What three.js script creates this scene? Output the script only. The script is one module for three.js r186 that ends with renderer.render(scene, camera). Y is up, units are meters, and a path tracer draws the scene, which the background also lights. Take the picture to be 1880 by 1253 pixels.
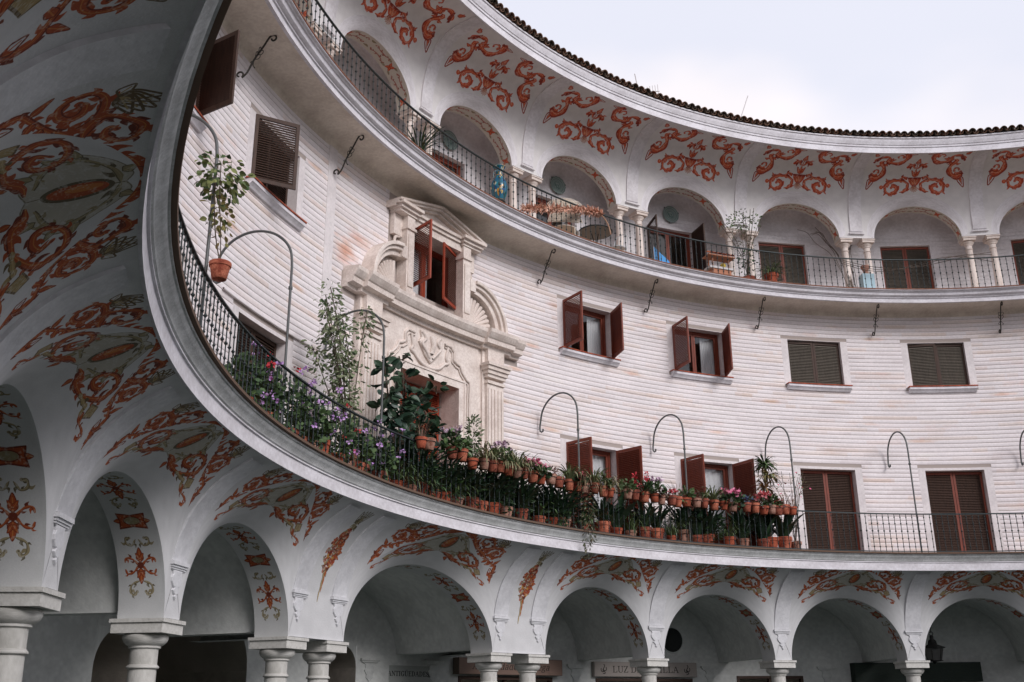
import * as THREE from 'three';
import { mergeGeometries, toCreasedNormals } from 'three/addons/utils/BufferGeometryUtils.js';

// ---------------------------------------------------------------- camera, sky, sun, exposure
const scene = new THREE.Scene();
const camera = new THREE.PerspectiveCamera(36.25, 1024 / 682, 0.1, 2000);
camera.position.set(0, 1.6, -16.434);
camera.up.set(-0.24025, 0.94199, -0.2344);
camera.lookAt(camera.position.x + 0.65956, camera.position.y + 0.33558, camera.position.z + 0.67258);

const renderer = new THREE.WebGLRenderer({ antialias: true });
renderer.setSize(1024, 682);
renderer.toneMapping = THREE.LinearToneMapping;
renderer.toneMappingExposure = 1.3;
renderer.shadowMap.enabled = true;

const sun = new THREE.DirectionalLight(new THREE.Color(1.0, 0.962, 0.962), 1.5);   // thin overcast: a wide, soft sun
sun.position.set(-60, 44, -8); sun.target.position.set(6, 7, 0);
sun.castShadow = true; sun.shadow.radius = 40; sun.shadow.mapSize.set(2048, 2048);
Object.assign(sun.shadow.camera, { left: -34, right: 34, top: 34, bottom: -34, near: 1, far: 160 });
scene.add(sun, sun.target);

// seeded noise helpers
function rng(seed) { let a = seed >>> 0; return () => { a = (a + 0x6D2B79F5) | 0; let t = Math.imul(a ^ (a >>> 15), 1 | a); t = (t + Math.imul(t ^ (t >>> 7), 61 | t)) ^ t; return ((t ^ (t >>> 14)) >>> 0) / 4294967296; }; }
const lattice = (() => { const r = rng(7), a = new Float32Array(65536); for (let i = 0; i < 65536; i++) a[i] = r(); return a; })();
const sm = (t) => t * t * (3 - 2 * t);
function vnoise(x, y, px = 256, py = 256) {           // value noise, periodic in px, py cells
  const xi = Math.floor(x), yi = Math.floor(y), fx = sm(x - xi), fy = sm(y - yi);
  const m = (a, n) => ((a % n) + n) % n, L = (a, b) => lattice[(m(a, px) + m(b, py) * 256) & 65535];
  const a = L(xi, yi), b = L(xi + 1, yi), c = L(xi, yi + 1), d = L(xi + 1, yi + 1);
  return a + (b - a) * fx + (c - a) * fy + (a - b - c + d) * fx * fy;
}
function fbm(x, y, o, px, py) { let s = 0, a = 0.5, n = 0; for (let i = 0; i < o; i++) { s += a * vnoise(x, y, px, py); n += a; a *= 0.5; x *= 2; y *= 2; px *= 2; py *= 2; } return s / n; }
const clamp = (v, a, b) => Math.min(b, Math.max(a, v));
const lerp = (a, b, t) => a + (b - a) * t;
const D2R = Math.PI / 180;

{ // bright, thinly clouded sky: the same broken cloud all round
  const W = 1024, H = 512, d = new Float32Array(W * H * 4);
  for (let j = 0; j < H; j++) for (let i = 0; i < W; i++) {
    const el = (j + 0.5) / H * Math.PI - Math.PI / 2, az = i / W * 2 * Math.PI;
    const k = (j * W + i) * 4;
    const n = fbm(i / W * 16, (el + 2) * 6, 5, 16, 256), c = clamp((n - 0.36) / 0.26, 0, 1), w = sm(c);
    const g = 0.90 + 0.16 * fbm(i / W * 32 + 3, (el + 2) * 9, 4, 32, 256);
    const r0 = lerp(0.76, 1.0 * g, 0.12 + 0.88 * w), g0 = lerp(0.80, 0.97 * g, 0.12 + 0.88 * w), b0 = lerp(0.90, 0.985 * g, 0.12 + 0.88 * w);
    d[k] = r0 * 0.81; d[k + 1] = g0 * 0.795; d[k + 2] = b0 * 0.815; d[k + 3] = 1;
  }
  const t = new THREE.DataTexture(d, W, H, THREE.RGBAFormat, THREE.FloatType);
  t.mapping = THREE.EquirectangularReflectionMapping; t.magFilter = t.minFilter = THREE.LinearFilter; t.wrapS = THREE.RepeatWrapping; t.needsUpdate = true;
  scene.background = t; scene.environment = t;
}

// ---------------------------------------------------------------- helpers: polar building frame
// theta in degrees round the plaza's axis, r from the axis; seen from the plaza, u runs right, d towards the viewer
const RW = 16.45;
const pol = (th, r, y) => new THREE.Vector3(r * Math.sin(th * D2R), y, r * Math.cos(th * D2R));
function bend(g, thc, R = RW) {
  const p = g.attributes.position, n = g.attributes.normal;
  for (let i = 0; i < p.count; i++) {
    const th = thc * D2R - p.getX(i) / R, r = R - p.getZ(i), f = th + Math.PI, c = Math.cos(f), s = Math.sin(f);
    p.setXYZ(i, r * Math.sin(th), p.getY(i), r * Math.cos(th));
    if (n) { const a = n.getX(i), b = n.getZ(i); n.setXYZ(i, a * c + b * s, n.getY(i), -a * s + b * c); }
  }
  return g;
}
function boxUV(g) {                                    // uv in metres on a box-like geometry from its dominant normal
  const p = g.attributes.position, n = g.attributes.normal, uv = new Float32Array(p.count * 2);
  for (let i = 0; i < p.count; i++) {
    const x = Math.abs(n.getX(i)), y = Math.abs(n.getY(i)), z = Math.abs(n.getZ(i));
    if (y > x && y > z) { uv[2 * i] = p.getX(i); uv[2 * i + 1] = p.getZ(i); } else if (x > z) { uv[2 * i] = p.getZ(i); uv[2 * i + 1] = p.getY(i); } else { uv[2 * i] = p.getX(i); uv[2 * i + 1] = p.getY(i); }
  }
  g.setAttribute('uv', new THREE.BufferAttribute(uv, 2)); return g;
}
const ni = (g) => (g.index ? g.toNonIndexed() : g);
function box(u0, u1, y0, y1, d0, d1, seg = 1) { const g = ni(new THREE.BoxGeometry(u1 - u0, y1 - y0, d1 - d0, seg, 1, 1)); g.translate((u0 + u1) / 2, (y0 + y1) / 2, (d0 + d1) / 2); return boxUV(g); }
function bbox(thc, u0, u1, y0, y1, d0, d1) { return bend(box(u0, u1, y0, y1, d0, d1, Math.max(1, Math.ceil((u1 - u0) / 0.4))), thc); }
function grid(nu, nv, fn) {                            // fn(a,b) -> [x,y,z,u,v]
  const P = [], U = [], I = [];
  for (let j = 0; j <= nv; j++) for (let i = 0; i <= nu; i++) { const q = fn(i / nu, j / nv); P.push(q[0], q[1], q[2]); U.push(q[3], q[4]); }
  for (let j = 0; j < nv; j++) for (let i = 0; i < nu; i++) { const a = j * (nu + 1) + i, b = a + 1, c = a + nu + 1, e = c + 1; I.push(a, b, e, a, e, c); }
  const g = new THREE.BufferGeometry();
  g.setAttribute('position', new THREE.Float32BufferAttribute(P, 3)); g.setAttribute('uv', new THREE.Float32BufferAttribute(U, 2)); g.setIndex(I); g.computeVertexNormals(); return g;
}
function ring(prof, t0, t1, crease = 0.5, step = 1.25) {  // profile [r,y] swept from theta t0 to t1, uv metres
  const s = [0]; for (let i = 1; i < prof.length; i++) s.push(s[i - 1] + Math.hypot(prof[i][0] - prof[i - 1][0], prof[i][1] - prof[i - 1][1]));
  const n = Math.max(1, Math.ceil(Math.abs(t1 - t0) / step)), P = [], U = [], I = [], m = prof.length;
  for (let i = 0; i <= n; i++) { const th = t0 + (t1 - t0) * i / n; for (let j = 0; j < m; j++) { const q = pol(th, prof[j][0], prof[j][1]); P.push(q.x, q.y, q.z); U.push(th * D2R * -16, s[j]); } }
  for (let i = 0; i < n; i++) for (let j = 0; j < m - 1; j++) { const a = i * m + j, b = a + m; I.push(a, a + 1, b + 1, a, b + 1, b); }
  const g = new THREE.BufferGeometry();
  g.setAttribute('position', new THREE.Float32BufferAttribute(P, 3)); g.setAttribute('uv', new THREE.Float32BufferAttribute(U, 2)); g.setIndex(I); g.computeVertexNormals();
  return crease ? toCreasedNormals(g, crease) : ni(g);
}
function mould(prof, u0, u1, thc, R = RW) {            // profile [d,y] (closed polygon) run along u, capped, bent round the wall
  const sh = new THREE.Shape(prof.map(([a, b]) => new THREE.Vector2(a, b)));
  const g = new THREE.ExtrudeGeometry(sh, { depth: u1 - u0, steps: Math.max(1, Math.ceil((u1 - u0) / 0.35)), bevelEnabled: false });
  const p = g.attributes.position, n = g.attributes.normal;
  for (let i = 0; i < p.count; i++) { const x = p.getX(i), z = p.getZ(i); p.setX(i, u1 - z); p.setZ(i, x); const a = n.getX(i), b = n.getZ(i); n.setX(i, -b); n.setZ(i, a); }
  boxUV(g); return bend(ni(g), thc, R);
}
function slab(pts, d0, d1, bevel = 0.008, holes) {     // outline in (u,y) with depth d0..d1
  const sh = new THREE.Shape(pts.map(([a, b]) => new THREE.Vector2(a, b)));
  if (holes) for (const h of holes) sh.holes.push(new THREE.Path(h.map(([a, b]) => new THREE.Vector2(a, b))));
  const g = new THREE.ExtrudeGeometry(sh, { depth: d1 - d0 - bevel, bevelEnabled: bevel > 0, bevelSize: bevel, bevelThickness: bevel, bevelSegments: 1, bevelOffset: -bevel, curveSegments: 6 });
  g.translate(0, 0, d0); return boxUV(ni(g));
}
function smoothPts(P, k = 8) {                         // Catmull-Rom through 2-D points
  const o = [], n = P.length, q = (i) => P[clamp(i, 0, n - 1)];
  for (let i = 0; i < n - 1; i++) for (let t = 0; t < k; t++) {
    const f = t / k, a = i > 0 ? P[i - 1] : [2 * P[0][0] - P[1][0], 2 * P[0][1] - P[1][1]], b = q(i), c = q(i + 1), d = i + 2 < n ? P[i + 2] : [2 * P[n - 1][0] - P[n - 2][0], 2 * P[n - 1][1] - P[n - 2][1]];
    const z = (m) => 0.5 * (2 * b[m] + (c[m] - a[m]) * f + (2 * a[m] - 5 * b[m] + 4 * c[m] - d[m]) * f * f + (3 * b[m] - a[m] - 3 * c[m] + d[m]) * f * f * f);
    o.push([z(0), z(1)]);
  }
  o.push(P[n - 1]); return o;
}
const interp = (x, X, Y) => { if (x <= X[0]) return Y[0]; for (let i = 1; i < X.length; i++) if (x <= X[i]) return lerp(Y[i - 1], Y[i], (x - X[i - 1]) / (X[i] - X[i - 1])); return Y[Y.length - 1]; };
function tube(pts, r, seg = 24, rad = 6, closed = false) { return ni(new THREE.TubeGeometry(new THREE.CatmullRomCurve3(pts.map((p) => (p.isVector3 ? p : new THREE.Vector3(...p))), closed), seg, r, rad, closed)); }
function lathe(pts, n = 16) { return ni(new THREE.LatheGeometry(pts.map(([a, b]) => new THREE.Vector2(a, b)), n)); }
function strip(gs) { return gs.map((g) => { g = ni(g); for (const k of Object.keys(g.attributes)) if (!['position', 'normal', 'uv', 'color'].includes(k)) g.deleteAttribute(k); return g; }); }
const merge = (gs) => mergeGeometries(strip(gs.flat(9)), false);
const M = {};
function mesh(name, geo, mat, parent, ud) {
  const g = Array.isArray(geo) ? merge(geo) : geo, o = new THREE.Mesh(g, mat);
  o.name = name; o.castShadow = o.receiveShadow = true; if (ud) Object.assign(o.userData, ud); (parent || scene).add(o); return o;
}
const taken = {};
const numbered = (n) => { const k = (taken[n] = (taken[n] ?? -1) + 1); return k ? n + '_' + String(k).padStart(3, '0') : n; };
function group(name, parent) { const o = new THREE.Group(); o.name = parent ? name : numbered(name); (parent || scene).add(o); return o; }
function thing(name, label, category, grp) { const o = group(name); o.userData = { label, category }; if (grp) o.userData.group = grp; return o; }
function face(o, th, r, y, turn = 0) { o.position.copy(pol(th, r, y)); o.rotation.y = th * D2R + Math.PI + turn; return o; }   // local x = right, z = towards the plaza
function structure(o) { o.userData.kind = 'structure'; return o; }

// ---------------------------------------------------------------- textures and materials
function canvas(w, h) { const c = document.createElement('canvas'); c.width = w; c.height = h; return c; }
function texOf(c, srgb = true) { const t = new THREE.CanvasTexture(c); if (srgb) t.colorSpace = THREE.SRGBColorSpace; t.wrapS = t.wrapT = THREE.RepeatWrapping; t.magFilter = THREE.LinearFilter; t.anisotropy = 8; return t; }
function noiseTex(N, fn, srgb) {
  const d = new Uint8Array(N * N * 4);
  for (let j = 0; j < N; j++) for (let i = 0; i < N; i++) { const v = fn(i / N, j / N), k = (j * N + i) * 4; if (Array.isArray(v)) { d[k] = v[0]; d[k + 1] = v[1]; d[k + 2] = v[2]; } else d[k] = d[k + 1] = d[k + 2] = clamp(v * 255, 0, 255); d[k + 3] = 255; }
  const t = new THREE.DataTexture(d, N, N); t.magFilter = THREE.LinearFilter; t.minFilter = THREE.LinearMipmapLinearFilter; t.generateMipmaps = true; t.wrapS = t.wrapT = THREE.RepeatWrapping; if (srgb) t.colorSpace = THREE.SRGBColorSpace; t.needsUpdate = true; return t;
}
const rep = (t, x, y = x, ox = 0, oy = 0) => { const c = t.clone(); c.repeat.set(x, y); c.offset.set(ox, oy); c.needsUpdate = true; return c; };
const toneTex = (N, a, b, f1, f2, seed) => noiseTex(N, (x, y) => { const n = 0.6 * fbm(x * f1 + seed, y * f1, 4, f1, f1) + 0.4 * fbm(x * f2, y * f2 + seed, 2, f2, f2), t = clamp((n - 0.28) / 0.44, 0, 1); return [0, 1, 2].map((i) => lerp(a[i], b[i], t)); }, true);
const grainBump = noiseTex(512, (x, y) => 0.55 * fbm(x * 64, y * 64, 3, 64, 64) + 0.45 * fbm(x * 8, y * 8, 3, 8, 8));
const T = {
  plaster: toneTex(512, [206, 202, 204], [232, 229, 232], 6, 48, 1),
  inner: toneTex(512, [190, 192, 190], [216, 218, 215], 5, 40, 3),
  stone: toneTex(512, [206, 192, 183], [236, 225, 217], 8, 64, 5),
  terra: toneTex(256, [122, 52, 34], [190, 100, 72], 4, 24, 9),
  tile: toneTex(256, [74, 68, 60], [150, 112, 90], 5, 30, 11),
  wood: noiseTex(256, (x, y) => { const n = fbm(x * 24, y * 3, 3, 24, 3); return [lerp(96, 138, n), lerp(38, 62, n), lerp(22, 38, n)]; }, true),
  darkwood: noiseTex(256, (x, y) => { const n = fbm(x * 24, y * 3, 3, 24, 3); return [lerp(52, 80, n), lerp(36, 56, n), lerp(28, 44, n)]; }, true),
  cornice: toneTex(512, [208, 204, 208], [234, 231, 236], 5, 40, 13),
  cornicegrey: toneTex(512, [186, 187, 186], [218, 219, 219], 7, 50, 17),
  ground: toneTex(512, [42, 52, 50], [62, 75, 72], 8, 60, 19),
};
const std = (o) => new THREE.MeshStandardMaterial({ roughness: 0.9, side: THREE.DoubleSide, ...o });
const surf = (t, s, bump = 0.004, o = {}) => std({ map: rep(t, s), bumpMap: rep(grainBump, s * 1.7), bumpScale: bump, ...o });
M.plaster = surf(T.plaster, 0.4); M.inner = surf(T.inner, 0.35); M.stone = surf(T.stone, 0.5, 0.005);
M.terra = surf(T.terra, 2.2, 0.002); M.tile = surf(T.tile, 1.7, 0.003); M.cornice = surf(T.cornice, 0.5); M.cornicegrey = surf(T.cornicegrey, 0.6);
M.wood = std({ map: rep(T.wood, 2), roughness: 0.6 }); M.darkwood = std({ map: rep(T.darkwood, 2), roughness: 0.7 });
M.ground = surf(T.ground, 0.25, 0.004);
M.iron = std({ color: new THREE.Color(0.022, 0.032, 0.034), roughness: 0.55, metalness: 0.3 });
M.pipe = std({ color: new THREE.Color(0.10, 0.105, 0.105), roughness: 0.5, metalness: 0.3 });
M.rustiron = std({ color: new THREE.Color(0.045, 0.04, 0.032), roughness: 0.7, metalness: 0.2 });
M.room = surf(toneTex(256, [160, 152, 142], [186, 178, 168], 4, 24, 29), 0.5);
M.slab = surf(toneTex(256, [112, 88, 76], [146, 118, 104], 6, 32, 15), 1.2, 0.003);
M.slabedge = std({ color: new THREE.Color(0.16, 0.10, 0.07) });
M.glass = new THREE.MeshPhysicalMaterial({ color: 0xffffff, roughness: 0.02, transmission: 1, thickness: 0, ior: 1.5, side: THREE.DoubleSide });
M.curtain = new THREE.MeshPhysicalMaterial({ color: new THREE.Color(0.78, 0.8, 0.82), roughness: 1, transmission: 0.25, thickness: 0, side: THREE.DoubleSide });
M.gold = std({ color: new THREE.Color(0.3, 0.2, 0.08) });

// ---------------------------------------------------------------- fresco ornament (flat print on the plaster)
const RED = { mid: '#c85436', dark: '#8e3022', lite: '#e08a60' }, RUST = { mid: '#a44a24', dark: '#6b2a16', lite: '#bd7238' }, OCH = { mid: '#a08a5e', dark: '#64533a', lite: '#b8a47a' }, DUN = { mid: '#8e8263', dark: '#5d543f', lite: '#a89b78' }, PINK = { mid: '#d59a7c', dark: '#b06c50', lite: '#e4bda6' };
function fresco(w, h, x0, x1, y0, y1, base, draw, seed) {   // canvas covering metres x0..x1, y0..y1
  const c = canvas(w, h), g = c.getContext('2d'); g.fillStyle = base; g.fillRect(0, 0, w, h);
  g.setTransform(w / (x1 - x0), 0, 0, -h / (y1 - y0), -x0 * w / (x1 - x0), h + y0 * h / (y1 - y0)); g.lineJoin = g.lineCap = 'round';
  draw(g); g.setTransform(1, 0, 0, 1, 0, 0);
  const im = g.getImageData(0, 0, w, h), d = im.data, b = [1, 3, 5].map((i) => parseInt(base.slice(i, i + 2), 16));
  for (let j = 0; j < h; j++) for (let i = 0; i < w; i++) {         // worn paint and plaster grain
    const k = (j * w + i) * 4, wear = clamp((vnoise(i / 7 + seed, j / 7) * 0.5 + vnoise(i / 26, j / 26 + seed) * 0.5 - 0.52) * 1.9, 0, 0.5), f = 0.955 + 0.09 * (0.5 * vnoise(i / 60, j / 60) + 0.5 * vnoise(i / 3, j / 3));
    for (let m = 0; m < 3; m++) d[k + m] = clamp(lerp(d[k + m], b[m], wear) * f, 0, 255);
  }
  g.putImageData(im, 0, 0); const t = texOf(c); t.repeat.set(1 / (x1 - x0), 1 / (y1 - y0)); t.offset.set(-x0 / (x1 - x0), -y0 / (y1 - y0)); return t;
}
function blob(g, pts, fill, line, lw) { g.beginPath(); pts.forEach((p, i) => (i ? g.lineTo(p[0], p[1]) : g.moveTo(p[0], p[1]))); g.closePath(); if (fill) { g.fillStyle = fill; g.fill(); } if (line) { g.strokeStyle = line; g.lineWidth = lw; g.stroke(); } }
function brush(g, P, w0, w1, pal, o = {}) {            // acanthus stem: tapering band with leaf lobes, dark edge and light vein
  const q = smoothPts(P, 10), n = q.length, L = [], R = [], w = [], N = [], r = rng(o.seed || 3);
  for (let i = 0; i < n; i++) {
    const a = q[Math.max(0, i - 1)], b = q[Math.min(n - 1, i + 1)], dx = b[0] - a[0], dy = b[1] - a[1], l = Math.hypot(dx, dy) || 1, t = i / (n - 1);
    w[i] = lerp(w0, w1, t) * 1.16 * (1 + 0.25 * Math.sin(t * 17)) * 0.5 * Math.min(1, 0.25 + t * 9); N[i] = [-dy / l, dx / l, dx / l, dy / l];
    L.push([q[i][0] + N[i][0] * w[i], q[i][1] + N[i][1] * w[i]]); R.push([q[i][0] - N[i][0] * w[i], q[i][1] - N[i][1] * w[i]]);
  }
  if (o.lobes !== 0) {
    let acc = 0, side = 1;
    for (let i = 2; i < n - 3; i++) {
      acc += Math.hypot(q[i][0] - q[i - 1][0], q[i][1] - q[i - 1][1]);
      if (acc > (o.gap || 0.055)) {
        acc = 0; side = o.side || -side; const k = (o.lobes || 1.1) * (w[i] * 1.5 + 0.008) * (0.7 + 0.8 * r()), [nx, ny, tx, ty] = N[i], s = side;
        const A = [q[i][0] - tx * w[i], q[i][1] - ty * w[i]], B = [q[i][0] + tx * w[i] * 1.2, q[i][1] + ty * w[i] * 1.2];
        blob(g, smoothPts([A, [A[0] + nx * s * k + tx * k * 0.1, A[1] + ny * s * k + ty * k * 0.1], [q[i][0] + nx * s * k * 1.25 + tx * k * 1.0, q[i][1] + ny * s * k * 1.25 + ty * k * 1.0], [B[0] + nx * s * k * 0.7, B[1] + ny * s * k * 0.7], B], 4), r() < 0.35 ? pal.dark : pal.mid);
      }
    }
  }
  blob(g, L.concat(R.reverse()), pal.mid); R.reverse();
  const line = (A, f, col, lw) => { g.beginPath(); for (let i = 0; i < n; i++) { const x = lerp(q[i][0], A[i][0], f), y = lerp(q[i][1], A[i][1], f); i ? g.lineTo(x, y) : g.moveTo(x, y); } g.strokeStyle = col; g.lineWidth = lw; g.stroke(); };
  line(o.flip ? L : R, 0.72, pal.dark, Math.max(w0, w1) * 0.2); line(o.flip ? R : L, 0.35, pal.lite, Math.max(w0, w1) * 0.14);
  if (o.ball) { g.beginPath(); g.arc(q[n - 1][0], q[n - 1][1], o.ball, 0, 7); g.fillStyle = pal.mid; g.fill(); g.beginPath(); g.arc(q[n - 1][0] + o.ball * 0.2, q[n - 1][1] + o.ball * 0.2, o.ball * 0.4, 0, 7); g.fillStyle = pal.dark; g.fill(); }
}
function leaf(g, x, y, ang, l, w, pal, outline) {      // pointed bud or leaf
  const c = Math.cos(ang), s = Math.sin(ang), m = (a, b) => [x + a * c - b * s, y + a * s + b * c];
  const P = smoothPts([m(0, 0), m(l * 0.25, w * 0.5), m(l * 0.6, w * 0.36), m(l, 0), m(l * 0.6, -w * 0.36), m(l * 0.25, -w * 0.5), m(0, 0)], 5);
  blob(g, P, outline ? null : pal.mid, pal.dark, outline ? w * 0.18 : w * 0.1); const A = m(l * 0.1, 0), B = m(l * 0.75, 0); g.beginPath(); g.moveTo(...A); g.lineTo(...B); g.strokeStyle = outline ? pal.mid : pal.lite; g.lineWidth = w * 0.12; g.stroke();
}
function mirrored(g, f) { f(g); g.save(); g.scale(-1, 1); f(g); g.restore(); }
function fan(g, x, y, a0, a1, n, l, pal) { for (let i = 0; i < n; i++) leaf(g, x, y, lerp(a0, a1, i / (n - 1)), l * (1 - 0.25 * Math.abs(i / (n - 1) - 0.5)), l * 0.36, pal, true); }

T.upperCove = fresco(2048, 1664, -1.85, 1.85, 0, 3.3, '#dedbda', (g) => {
  mirrored(g, (g) => {
    leaf(g, -1.31, 1.95, -1.95, 0.36, 0.17, RED, true); leaf(g, -1.33, 1.92, -1.9, 0.2, 0.08, RED);
    brush(g, [[-1.40, 1.99], [-1.21, 1.93], [-1.06, 2.01], [-0.99, 2.16], [-1.02, 2.34], [-1.14, 2.5], [-1.1, 2.6]], 0.15, 0.09, RED, { gap: 0.09, lobes: 0.5, side: 1 });
    brush(g, [[-1.37, 2.12], [-1.26, 2.04], [-1.16, 2.06]], 0.05, 0.08, RED, { lobes: 0 }); blob(g, [[-1.44, 2.02], [-1.36, 2.13], [-1.31, 2.09], [-1.38, 1.98]], RED.dark); blob(g, [[-1.33, 2.16], [-1.28, 2.24], [-1.24, 2.2], [-1.28, 2.12]], RED.dark);
    brush(g, [[-1.16, 2.10], [-1.15, 2.19], [-1.23, 2.23], [-1.28, 2.17]], 0.06, 0.03, RED, { lobes: 0, ball: 0.03 });
    for (const [x, y, a] of [[-1.03, 2.45, 0.2], [-1.03, 2.45, -0.6], [-1.16, 2.36, 2.9], [-1.05, 2.55, 0.5]]) leaf(g, x, y, a, 0.14, 0.08, RED);
    brush(g, [[-1.37, 2.55], [-1.31, 2.7], [-1.18, 2.79], [-1.02, 2.79], [-0.96, 2.7], [-1.0, 2.6]], 0.11, 0.07, RED, { gap: 0.08, lobes: 0.5, side: -1 });
    blob(g, [[-1.43, 2.52], [-1.24, 2.86], [-1.2, 2.82], [-1.37, 2.48]], RED.dark);
    leaf(g, -1.36, 2.82, 2.3, 0.2, 0.13, RED); for (const a of [1.5, 2.3, 3.1]) leaf(g, -1.43, 2.91, a, 0.08, 0.05, RED);
    brush(g, [[-1.0, 2.58], [-0.9, 2.52], [-0.76, 2.49], [-0.6, 2.48], [-0.47, 2.57], [-0.41, 2.73], [-0.44, 2.9], [-0.52, 2.98]], 0.09, 0.15, RED, { gap: 0.09, lobes: 0.5, side: -1 });
    brush(g, [[-0.53, 2.72], [-0.57, 2.85], [-0.66, 2.89], [-0.73, 2.82], [-0.7, 2.76]], 0.07, 0.03, RED, { lobes: 0, ball: 0.03 }); blob(g, [[-0.6, 3.02], [-0.48, 3.01], [-0.5, 2.93], [-0.6, 2.95]], RED.dark);
    for (const [x, y, a] of [[-0.9, 2.6, 1.2], [-0.88, 2.62, 0.3], [-0.92, 2.66, 2.2], [-0.86, 2.55, 1.6]]) leaf(g, x, y, a, 0.15, 0.09, RED);
    leaf(g, -0.42, 2.93, 0.05, 0.26, 0.1, RED, true); leaf(g, -0.4, 2.93, 0.05, 0.14, 0.05, RED);
    brush(g, [[-0.43, 1.53], [-0.31, 1.55], [-0.21, 1.64], [-0.19, 1.76], [-0.28, 1.84], [-0.46, 1.88], [-0.64, 1.88], [-0.79, 1.81], [-0.87, 1.7], [-0.86, 1.57], [-0.77, 1.49], [-0.64, 1.49], [-0.53, 1.58], [-0.53, 1.68], [-0.62, 1.73], [-0.69, 1.66]], 0.06, 0.085, RED, { gap: 0.07, lobes: 0.62, ball: 0.035 });
    brush(g, [[-0.45, 1.88], [-0.38, 1.96], [-0.29, 1.985], [-0.25, 1.92]], 0.06, 0.03, RED, { ball: 0.03 });
    g.beginPath(); g.arc(-0.99, 1.68, 0.06, 0, 7); g.fillStyle = RED.mid; g.fill(); g.beginPath(); g.arc(-0.98, 1.69, 0.025, 0, 7); g.fillStyle = RED.lite; g.fill(); leaf(g, -0.85, 1.68, 3.1, 0.12, 0.05, RED); leaf(g, -0.84, 1.52, 4.0, 0.12, 0.05, RED); leaf(g, -0.8, 1.85, 2.2, 0.12, 0.05, RED); leaf(g, -0.66, 1.5, 4.6, 0.1, 0.05, RED);
    leaf(g, -0.02, 2.25, 2.35, 0.2, 0.05, RED); brush(g, [[-0.06, 2.3], [-0.14, 2.39], [-0.22, 2.4], [-0.27, 2.32]], 0.05, 0.07, RED, { ball: 0.05 }); leaf(g, -0.14, 2.38, 1.2, 0.1, 0.06, RED);
  });
  blob(g, [[-0.2, 1.96], [0.2, 1.96], [0.19, 1.9], [0.16, 1.82], [0.08, 1.72], [-0.08, 1.72], [-0.16, 1.82], [-0.19, 1.9]], RED.mid); blob(g, [[-0.21, 1.97], [0.21, 1.97], [0.19, 1.91], [-0.19, 1.91]], RED.dark);
  for (const a of [0.9, 1.57, 2.24]) leaf(g, 0, 1.74, a, 0.18, 0.07, { mid: RED.lite, dark: RED.dark, lite: RED.mid });
  blob(g, [[-0.05, 1.73], [0.05, 1.73], [0.09, 1.66], [-0.09, 1.66]], RED.dark); fan(g, 0, 1.68, -2.7, -0.44, 7, 0.16, PINK);
  for (const a of [1.05, 1.57, 2.1]) leaf(g, 0, 1.98, a, 0.26, 0.1, RED); leaf(g, 0, 2.2, 1.57, 0.3, 0.03, RED); leaf(g, 0, 2.42, 1.57, 0.27, 0.14, RED); for (const a of [0.5, 2.64]) leaf(g, 0, 2.48, a, 0.1, 0.05, RED);
}, 11);

const LOWBASE = '#cfcfd0';
T.lowerCove = fresco(2048, 1464, -1.85, 1.85, 0, 2.64, LOWBASE, (g) => mirrored(g, (g) => {
  brush(g, [[-1.41, 1.40], [-1.385, 1.5], [-1.34, 1.6], [-1.37, 1.7], [-1.34, 1.79], [-1.2, 1.87], [-1.03, 1.965], [-0.91, 2.06], [-0.905, 2.17], [-1.0, 2.26], [-1.14, 2.285], [-1.25, 2.25], [-1.295, 2.17], [-1.275, 2.065], [-1.21, 2.015], [-1.115, 2.03], [-1.06, 2.09], [-1.085, 2.155], [-1.17, 2.17], [-1.21, 2.13]], 0.05, 0.055, RUST, { gap: 0.062, lobes: 0.85, ball: 0.028, flip: 1 });
  leaf(g, -1.33, 1.6, 1.1, 0.16, 0.09, RUST, true); leaf(g, -1.28, 1.84, 2.2, 0.17, 0.07, RUST); leaf(g, -1.2, 1.87, -0.5, 0.13, 0.08, RUST); leaf(g, -1.08, 1.93, -0.7, 0.12, 0.08, RUST);
  brush(g, [[-0.98, 2.0], [-0.86, 2.08], [-0.75, 2.14], [-0.61, 2.22], [-0.49, 2.325], [-0.4, 2.435], [-0.29, 2.52], [-0.13, 2.57], [-0.02, 2.56]], 0.055, 0.075, RUST, { gap: 0.045, lobes: 1.1, seed: 8 });
  leaf(g, -0.2, 2.53, 0.4, 0.17, 0.1, RUST); leaf(g, -0.14, 2.5, -0.6, 0.13, 0.08, RUST); leaf(g, -0.55, 2.25, -0.9, 0.11, 0.07, RUST);
  brush(g, [[-0.74, 2.18], [-0.87, 2.215], [-0.965, 2.285], [-0.945, 2.365], [-0.865, 2.46], [-0.78, 2.54], [-0.69, 2.53], [-0.61, 2.475], [-0.63, 2.395], [-0.72, 2.325], [-0.81, 2.34], [-0.775, 2.39]], 0.06, 0.045, RUST, { gap: 0.055, lobes: 0.8, ball: 0.025, seed: 5 });
  fan(g, -1.19, 2.36, 1.35, 0.35, 5, 0.3, OCH); leaf(g, -1.2, 2.35, 2.4, 0.13, 0.09, OCH, true);
}), 23);
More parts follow.
